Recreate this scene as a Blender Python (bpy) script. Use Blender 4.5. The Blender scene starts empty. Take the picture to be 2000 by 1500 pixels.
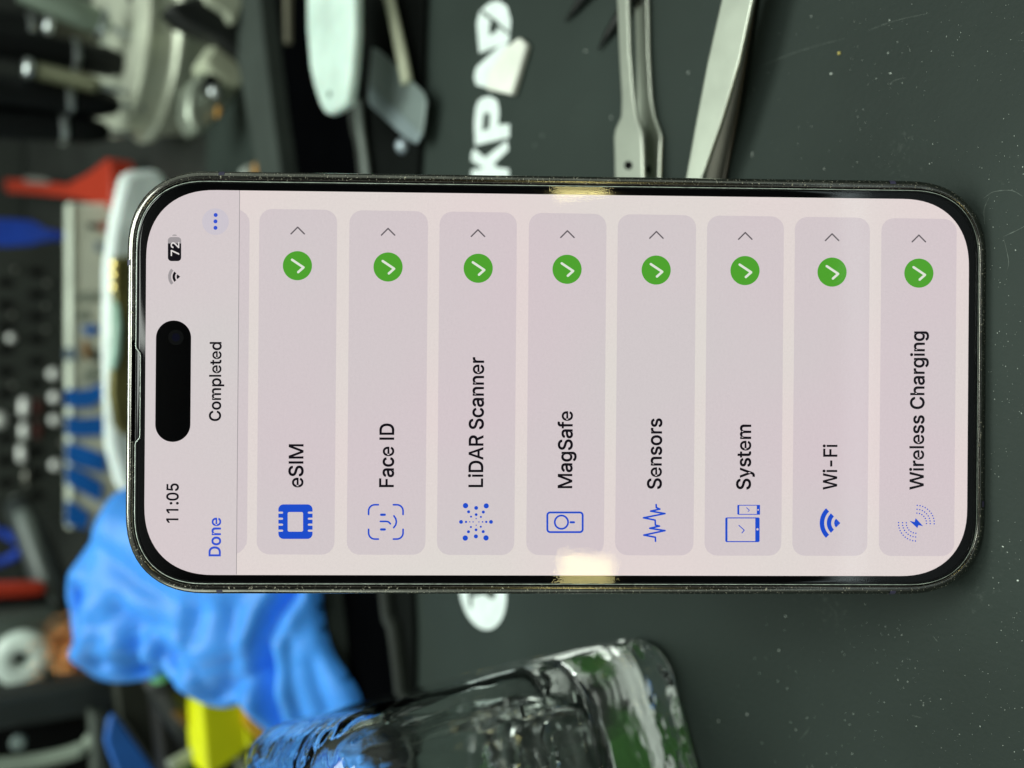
import bpy, bmesh, math, random, json
import numpy as np
from mathutils import Vector, Matrix, noise
from mathutils.geometry import delaunay_2d_cdt

C = bpy.context.scene.collection
sc = bpy.context.scene
random.seed(7)
MM = 0.001

# ------------------------------------------------------------------ camera
F_PX = 1750.0
TH = math.radians(38.0)
CAM_H = 163.3                      # mm above the mat (z = 0)
sT, cT = math.sin(TH), math.cos(TH)
RIGHT = np.array([1.0, 0, 0]); FWD = np.array([0, cT, -sT]); DOWN = np.array([0, -sT, -cT])
CAM = np.array([0, 0, CAM_H])
cam_d = bpy.data.cameras.new("camera")
cam = bpy.data.objects.new("camera", cam_d); C.objects.link(cam)
cam_d.sensor_fit = 'HORIZONTAL'; cam_d.sensor_width = 36.0; cam_d.lens = F_PX / 2000 * 36
mw = Matrix.Identity(4)
for i, ax in enumerate((DOWN, RIGHT, -FWD)):
    for r in range(3): mw[r][i] = ax[r]
for r in range(3): mw[r][3] = CAM[r] * MM
cam.matrix_world = mw
cam_d.clip_start = 0.01; cam_d.clip_end = 20
cam_d.dof.use_dof = True; cam_d.dof.focus_distance = 0.1545; cam_d.dof.aperture_fstop = 9.8
sc.camera = cam

# ------------------------------------------------------------------ world, lamps, exposure
w = bpy.data.worlds.new("World"); sc.world = w; w.use_nodes = True
nt = w.node_tree; bgn = nt.nodes["Background"]
tc = nt.nodes.new("ShaderNodeTexCoord"); sep = nt.nodes.new("ShaderNodeSeparateXYZ")
rmp = nt.nodes.new("ShaderNodeValToRGB")
mr = nt.nodes.new("ShaderNodeMapRange"); mr.inputs[1].default_value = -1; mr.inputs[2].default_value = 1
nt.links.new(tc.outputs["Generated"], sep.inputs[0]); nt.links.new(sep.outputs[2], mr.inputs[0])
nt.links.new(mr.outputs[0], rmp.inputs[0]); nt.links.new(rmp.outputs[0], bgn.inputs[0])
e = rmp.color_ramp.elements
e[0].position = 0.30; e[0].color = (0.02, 0.022, 0.02, 1)
e[1].position = 1.0; e[1].color = (0.75, 0.84, 0.76, 1)
for pos, c in ((0.50, (.10, .11, .10, 1)), (0.60, (.30, .36, .35, 1)), (0.612, (.50, .60, .60, 1)), (0.616, (2.6, 3.1, 3.1, 1)), (0.6235, (2.6, 3.1, 3.1, 1)), (0.628, (.03, .033, .03, 1)), (0.90, (.03, .033, .03, 1)), (0.96, (.45, .50, .46, 1))):
    el = e.new(pos); el.color = c
bgn.inputs[1].default_value = 0.6
# world glow added on the far side and both flanks, brightening bottle and metal
def _ss(sock, a, b):
    q = nt.nodes.new("ShaderNodeMapRange"); q.interpolation_type = 'SMOOTHSTEP'; q.inputs[1].default_value = a; q.inputs[2].default_value = b
    nt.links.new(sock, q.inputs[0]); return q.outputs[0]
_m = nt.nodes.new("ShaderNodeMath"); _m.operation = 'MULTIPLY'
nt.links.new(_ss(sep.outputs[1], .15, .5), _m.inputs[0]); nt.links.new(_ss(sep.outputs[2], .30, .90), _m.inputs[1])
_mx = nt.nodes.new("ShaderNodeMix"); _mx.data_type = 'RGBA'
_neg = nt.nodes.new("ShaderNodeMath"); _neg.operation = 'ABSOLUTE'; nt.links.new(sep.outputs[0], _neg.inputs[0])
_m2 = nt.nodes.new("ShaderNodeMath"); _m2.operation = 'MULTIPLY'
nt.links.new(_ss(_neg.outputs[0], .45, .75), _m2.inputs[0]); nt.links.new(_ss(sep.outputs[2], -.05, .15), _m2.inputs[1])
_m3 = nt.nodes.new("ShaderNodeMath"); _m3.operation = 'MAXIMUM'; nt.links.new(_m.outputs[0], _m3.inputs[0]); nt.links.new(_m2.outputs[0], _m3.inputs[1])
nt.links.new(_m3.outputs[0], _mx.inputs[0]); nt.links.new(rmp.outputs[0], _mx.inputs[6]); _mx.inputs[7].default_value = (.80, .92, .80, 1)
nt.links.new(_mx.outputs[2], bgn.inputs[0])

def area(name, loc, target, sx, sy, power, col):
    d = bpy.data.lights.new(name, 'AREA'); d.shape = 'RECTANGLE'; d.size = sx; d.size_y = sy
    d.energy = power; d.color = col
    o = bpy.data.objects.new(name, d); C.objects.link(o); o.location = loc
    o.rotation_euler = (Vector(target) - Vector(loc)).to_track_quat('-Z', 'Y').to_euler()
    return o
area("bench_lamp", (0.10, 0.46, 0.95), (0.0, 0.28, 0.0), 0.60, 0.30, 6.6, (0.90, 1.0, 0.91))
area("added_side_fill", (-0.75, 0.22, 0.42), (-0.05, 0.25, 0.04), 0.5, 0.35, 1.0, (0.92, 1.0, 0.90))  # added fill from the left to brighten the bottle, no actual lamp there
area("room_lamp", (0.36, -0.16, 1.38), (0.0, 0.35, 0.0), 0.9, 0.34, 9.0, (0.93, 1.0, 0.93))
# two small warm lamps behind the photographer, seen as reflections on the phone's long edges
_n = np.array([0, cT, -sT]) * 1.00129 + np.array([0, -sT, -cT]) * (-.02652); _n /= np.linalg.norm(_n)
for _x, _y in ((1143, 1129), (1130, 337)):
    _d = np.array([0, cT, -sT]) + np.array([0, -sT, -cT]) * ((_x - 1000) / F_PX) + np.array([1.0, 0, 0]) * ((750 - _y) / F_PX)
    _r = _d - 2 * np.dot(_d, _n) * _n; _p = CAM * MM + _d * .155 + _r * 1.25
    area("warm_lamp", tuple(_p), tuple(CAM * MM + _d * .155), 0.072, 0.082, 0.36, (1.0, 0.88, 0.36))
sc.view_settings.view_transform = 'Standard'; sc.view_settings.look = 'None'
sc.view_settings.gamma = 1; sc.view_settings.use_curve_mapping = False
sc.view_settings.exposure = 0.0
sc.render.engine = 'CYCLES'
try:
    sc.cycles.use_denoising = True; sc.cycles.max_bounces = 14
    sc.cycles.transmission_bounces = 12; sc.cycles.transparent_max_bounces = 16
    sc.cycles.sample_clamp_indirect = 6.0
except Exception: pass

# ------------------------------------------------------------------ picture rays -> places
def ray(x, y): return FWD + DOWN * ((x - 1000) / F_PX) + RIGHT * ((750 - y) / F_PX)
def G(x, y, z=0.0):
    d = ray(x, y); t = (z - CAM_H) / d[2]; return CAM + d * t
def W(x, y, g):
    d = ray(x, y); return CAM + d * (g / d[1])
def onplane(x, y, p0, n):
    d = ray(x, y); t = np.dot(p0 - CAM, n) / np.dot(d, n); return CAM + d * t

# ------------------------------------------------------------------ materials
def S2L(c):
    return tuple(((v / 255) / 12.92 if v / 255 <= .04045 else ((v / 255 + .055) / 1.055) ** 2.4) for v in c)
MATS = {}
def pm(name, col, rough=0.5, metal=0.0, var=0.15, scale=60.0, spec=0.5, trans=0.0, ior=1.45, sss=0.0, coat=0.0, bump=0.0, bscale=400):
    if name in MATS: return MATS[name]
    m = bpy.data.materials.new(name); m.use_nodes = True; n = m.node_tree.nodes; l = m.node_tree.links
    b = n["Principled BSDF"]
    b.inputs["Roughness"].default_value = rough; b.inputs["Metallic"].default_value = metal
    b.inputs["Specular IOR Level"].default_value = spec; b.inputs["IOR"].default_value = ior
    b.inputs["Transmission Weight"].default_value = trans
    b.inputs["Coat Weight"].default_value = coat
    if sss: b.inputs["Subsurface Weight"].default_value = sss; b.inputs["Subsurface Scale"].default_value = 0.004
    t = n.new("ShaderNodeTexCoord"); no = n.new("ShaderNodeTexNoise")
    no.inputs["Scale"].default_value = scale; no.inputs["Detail"].default_value = 5
    l.new(t.outputs["Object"], no.inputs["Vector"])
    cr = n.new("ShaderNodeValToRGB"); l.new(no.outputs["Fac"], cr.inputs[0])
    lo = tuple(max(0, c * (1 - var)) for c in col) + (1,); hi = tuple(min(1, c * (1 + var)) for c in col) + (1,)
    cr.color_ramp.elements[0].position = .3; cr.color_ramp.elements[0].color = lo
    cr.color_ramp.elements[1].position = .7; cr.color_ramp.elements[1].color = hi
    l.new(cr.outputs[0], b.inputs["Base Color"])
    if bump:
        n2 = n.new("ShaderNodeTexNoise"); n2.inputs["Scale"].default_value = bscale; n2.inputs["Detail"].default_value = 3
        l.new(t.outputs["Object"], n2.inputs["Vector"])
        bp = n.new("ShaderNodeBump"); bp.inputs["Strength"].default_value = bump; bp.inputs["Distance"].default_value = 0.0004
        l.new(n2.outputs["Fac"], bp.inputs["Height"]); l.new(bp.outputs[0], b.inputs["Normal"])
    MATS[name] = m; return m

def emis(name, rgb, var=0.0, strength=1.04):
    if name in MATS: return MATS[name]
    m = bpy.data.materials.new(name); m.use_nodes = True; n = m.node_tree.nodes; l = m.node_tree.links
    b = n["Principled BSDF"]; b.inputs["Base Color"].default_value = (0.004, 0.004, 0.005, 1)
    b.inputs["Roughness"].default_value = .4; b.inputs["Specular IOR Level"].default_value = 0.0
    c = S2L(rgb); b.inputs["Emission Color"].default_value = c + (1,)
    b.inputs["Emission Strength"].default_value = strength
    if var:                         # faint pixel-grid colour drift of the lit panel
        t = n.new("ShaderNodeTexCoord"); no = n.new("ShaderNodeTexNoise")
        no.inputs["Scale"].default_value = 24; no.inputs["Detail"].default_value = 1.5
        l.new(t.outputs["Object"], no.inputs["Vector"])
        cr = n.new("ShaderNodeValToRGB"); l.new(no.outputs["Fac"], cr.inputs[0])
        cr.color_ramp.elements[0].position = .35; cr.color_ramp.elements[1].position = .65
        cr.color_ramp.elements[0].color = (c[0] * (1 + var), c[1] * (1 - var), c[2], 1)
        cr.color_ramp.elements[1].color = (c[0] * (1 - var), c[1] * (1 + var), c[2] * (1 - .3 * var), 1)
        wv = n.new("ShaderNodeTexNoise"); wv.inputs["Scale"].default_value = 2600; wv.inputs["Detail"].default_value = 1
        l.new(t.outputs["Object"], wv.inputs["Vector"])
        mr = n.new("ShaderNodeMapRange"); mr.inputs[3].default_value = .95; mr.inputs[4].default_value = 1.05
        l.new(wv.outputs["Fac"], mr.inputs[0])
        mx = n.new("ShaderNodeMix"); mx.data_type = 'RGBA'; mx.blend_type = 'MULTIPLY'; mx.inputs[0].default_value = 1
        l.new(cr.outputs[0], mx.inputs[6]); l.new(mr.outputs[0], mx.inputs[7])
        l.new(mx.outputs[2], b.inputs["Emission Color"])
    MATS[name] = m; return m

def protector_mat():
    m = bpy.data.materials.new("clear_protector"); m.use_nodes = True; n = m.node_tree.nodes; l = m.node_tree.links
    n.remove(n["Principled BSDF"]); out = n["Material Output"]
    tr = n.new("ShaderNodeBsdfTransparent"); gl = n.new("ShaderNodeBsdfGlossy"); gl.inputs["Roughness"].default_value = .02
    fr = n.new("ShaderNodeFresnel"); fr.inputs["IOR"].default_value = 1.38
    mx = n.new("ShaderNodeMixShader"); l.new(fr.outputs[0], mx.inputs[0]); l.new(tr.outputs[0], mx.inputs[1]); l.new(gl.outputs[0], mx.inputs[2])
    l.new(mx.outputs[0], out.inputs[0]); return m

def speckled_metal(name, col, speck, rough, amount, scale):
    m = pm(name, col, rough, 1.0, .25, 300)
    n = m.node_tree.nodes; l = m.node_tree.links; b = n["Principled BSDF"]
    t = n["Texture Coordinate"]
    v = n.new("ShaderNodeTexNoise"); v.inputs["Scale"].default_value = scale; v.inputs["Detail"].default_value = 4; v.inputs["Roughness"].default_value = .7
    l.new(t.outputs["Object"], v.inputs["Vector"])
    cr = n.new("ShaderNodeValToRGB"); cr.color_ramp.elements[0].position = amount; cr.color_ramp.elements[1].position = amount + .06
    l.new(v.outputs["Fac"], cr.inputs[0])
    mx = n.new("ShaderNodeMix"); mx.data_type = 'RGBA'
    base = b.inputs["Base Color"].links[0].from_socket
    l.new(cr.outputs[0], mx.inputs[0]); l.new(base, mx.inputs[6]); mx.inputs[7].default_value = speck + (1,)
    l.new(mx.outputs[2], b.inputs["Base Color"])
    m1 = n.new("ShaderNodeMath"); m1.operation = 'SUBTRACT'; m1.inputs[0].default_value = 1; l.new(cr.outputs[0], m1.inputs[1]); l.new(m1.outputs[0], b.inputs["Metallic"])
    mr = n.new("ShaderNodeMapRange"); mr.inputs[3].default_value = rough; mr.inputs[4].default_value = .8
    l.new(cr.outputs[0], mr.inputs[0]); l.new(mr.outputs[0], b.inputs["Roughness"])
    return m

# ------------------------------------------------------------------ object helpers
def link(name, me, m, parent=None, smooth=True, bevel=0.0, segs=2):
    if m: me.materials.append(m)
    if smooth:
        for p in me.polygons: p.use_smooth = True
    o = bpy.data.objects.new(name, me); C.objects.link(o)
    if parent: o.parent = parent
    if bevel:
        b = o.modifiers.new("bevel", 'BEVEL'); b.width = bevel * MM; b.segments = segs; b.limit_method = 'ANGLE'; b.angle_limit = math.radians(35)
        b.harden_normals = False
    return o
def mesh(name, V, Fc, m, parent=None, smooth=True, bevel=0.0, scale=MM, fix=True):
    me = bpy.data.meshes.new(name)
    me.from_pydata([tuple(float(c) * scale for c in v) for v in V], [], Fc); me.validate()
    if fix:
        bm = bmesh.new(); bm.from_mesh(me); bmesh.ops.recalc_face_normals(bm, faces=bm.faces); bm.to_mesh(me); bm.free()
    return link(name, me, m, parent, smooth, bevel)
def flat(o, ang=40):
    me = o.data
    try: me.set_sharp_from_angle(angle=math.radians(ang))
    except Exception: pass
    return o
def tag(o, label, cat, group=None):
    o["label"] = label; o["category"] = cat
    if group: o["group"] = group
    return o
def empty(name, loc=(0, 0, 0)):
    o = bpy.data.objects.new(name, None); C.objects.link(o); o.location = Vector(loc) * MM; o.empty_display_size = .01
    return o
def prism(name, pts, ext, m, parent=None, bevel=0.0, smooth=True):
    n = len(pts); ext = np.array(ext, float)
    V = [np.array(p) for p in pts] + [np.array(p) + ext for p in pts]
    Fc = [tuple(range(n)), tuple(range(2 * n - 1, n - 1, -1))] + [(i, i + n, (i + 1) % n + n, (i + 1) % n) for i in range(n)]
    o = mesh(name, V, Fc, m, parent, smooth, bevel)
    return flat(o)
def vpoly(name, px, g, thick, m, parent=None, bevel=1.0):
    return prism(name, [W(x, y, g) for x, y in px], (0, thick, 0), m, parent, bevel)
def hpoly(name, px, z, thick, m, parent=None, bevel=.6):
    return prism(name, [G(x, y, z) for x, y in px], (0, 0, -thick), m, parent, bevel)
def boxm(name, c, s, m, parent=None, bevel=1.0, rz=0.0):
    c = np.array(c, float); V = []
    for dx in (-.5, .5):
        for dy in (-.5, .5):
            for dz in (-.5, .5):
                x, y = dx * s[0], dy * s[1]
                V.append(c + np.array([x * math.cos(rz) - y * math.sin(rz), x * math.sin(rz) + y * math.cos(rz), dz * s[2]]))
    Fc = [(0, 1, 3, 2), (4, 6, 7, 5), (0, 4, 5, 1), (2, 3, 7, 6), (0, 2, 6, 4), (1, 5, 7, 3)]
    return flat(mesh(name, V, Fc, m, parent, True, bevel))
def lathe(name, a, b, prof, m, parent=None, n=28, sharp=40):
    """prof: list of (t along a->b in mm, radius)."""
    a = np.array(a, float); b = np.array(b, float); ax = (b - a) / np.linalg.norm(b - a)
    u = np.cross(ax, [0.13, .7, .7]); u /= np.linalg.norm(u); v = np.cross(ax, u)
    V = []; Fc = []
    for t, r in prof:
        for k in range(n):
            q = 2 * math.pi * k / n; V.append(a + ax * t + (u * math.cos(q) + v * math.sin(q)) * max(r, 1e-3))
    for i in range(len(prof) - 1):
        for k in range(n):
            k2 = (k + 1) % n; Fc.append((i * n + k, i * n + k2, (i + 1) * n + k2, (i + 1) * n + k))
    Fc.append(tuple(range(n - 1, -1, -1))); L = (len(prof) - 1) * n; Fc.append(tuple(range(L, L + n)))
    return flat(mesh(name, V, Fc, m, parent), sharp)
def tube(name, P, R, m, parent=None, n=12, flatten=None):
    P = [np.array(p, float) for p in P]; V = []; Fc = []
    R = R if hasattr(R, '__len__') else [R] * len(P)
    for i, p in enumerate(P):
        d = P[min(i + 1, len(P) - 1)] - P[max(i - 1, 0)]; d /= np.linalg.norm(d)
        ref = np.array([0, 0, 1.0]) if abs(d[2]) < .9 else np.array([0, 1.0, 0])
        u = np.cross(d, ref); u /= np.linalg.norm(u); v = np.cross(u, d)
        for k in range(n):
            q = 2 * math.pi * k / n; V.append(p + (u * math.cos(q) + v * math.sin(q) * (flatten or 1)) * R[i])
    for i in range(len(P) - 1):
        for k in range(n):
            k2 = (k + 1) % n; Fc.append((i * n + k, i * n + k2, (i + 1) * n + k2, (i + 1) * n + k))
    Fc.append(tuple(range(n - 1, -1, -1))); L = (len(P) - 1) * n; Fc.append(tuple(range(L, L + n)))
    return mesh(name, V, Fc, m, parent)
def smoothpath(P, k=6):
    P = [np.array(p, float) for p in P]; out = []
    for i in range(len(P) - 1):
        p0, p1, p2, p3 = P[max(i - 1, 0)], P[i], P[i + 1], P[min(i + 2, len(P) - 1)]
        for j in range(k):
            t = j / k
            out.append(.5 * ((2 * p1) + (-p0 + p2) * t + (2 * p0 - 5 * p1 + 4 * p2 - p3) * t * t + (-p0 + 3 * p1 - 3 * p2 + p3) * t ** 3))
    out.append(P[-1]); return out
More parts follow.
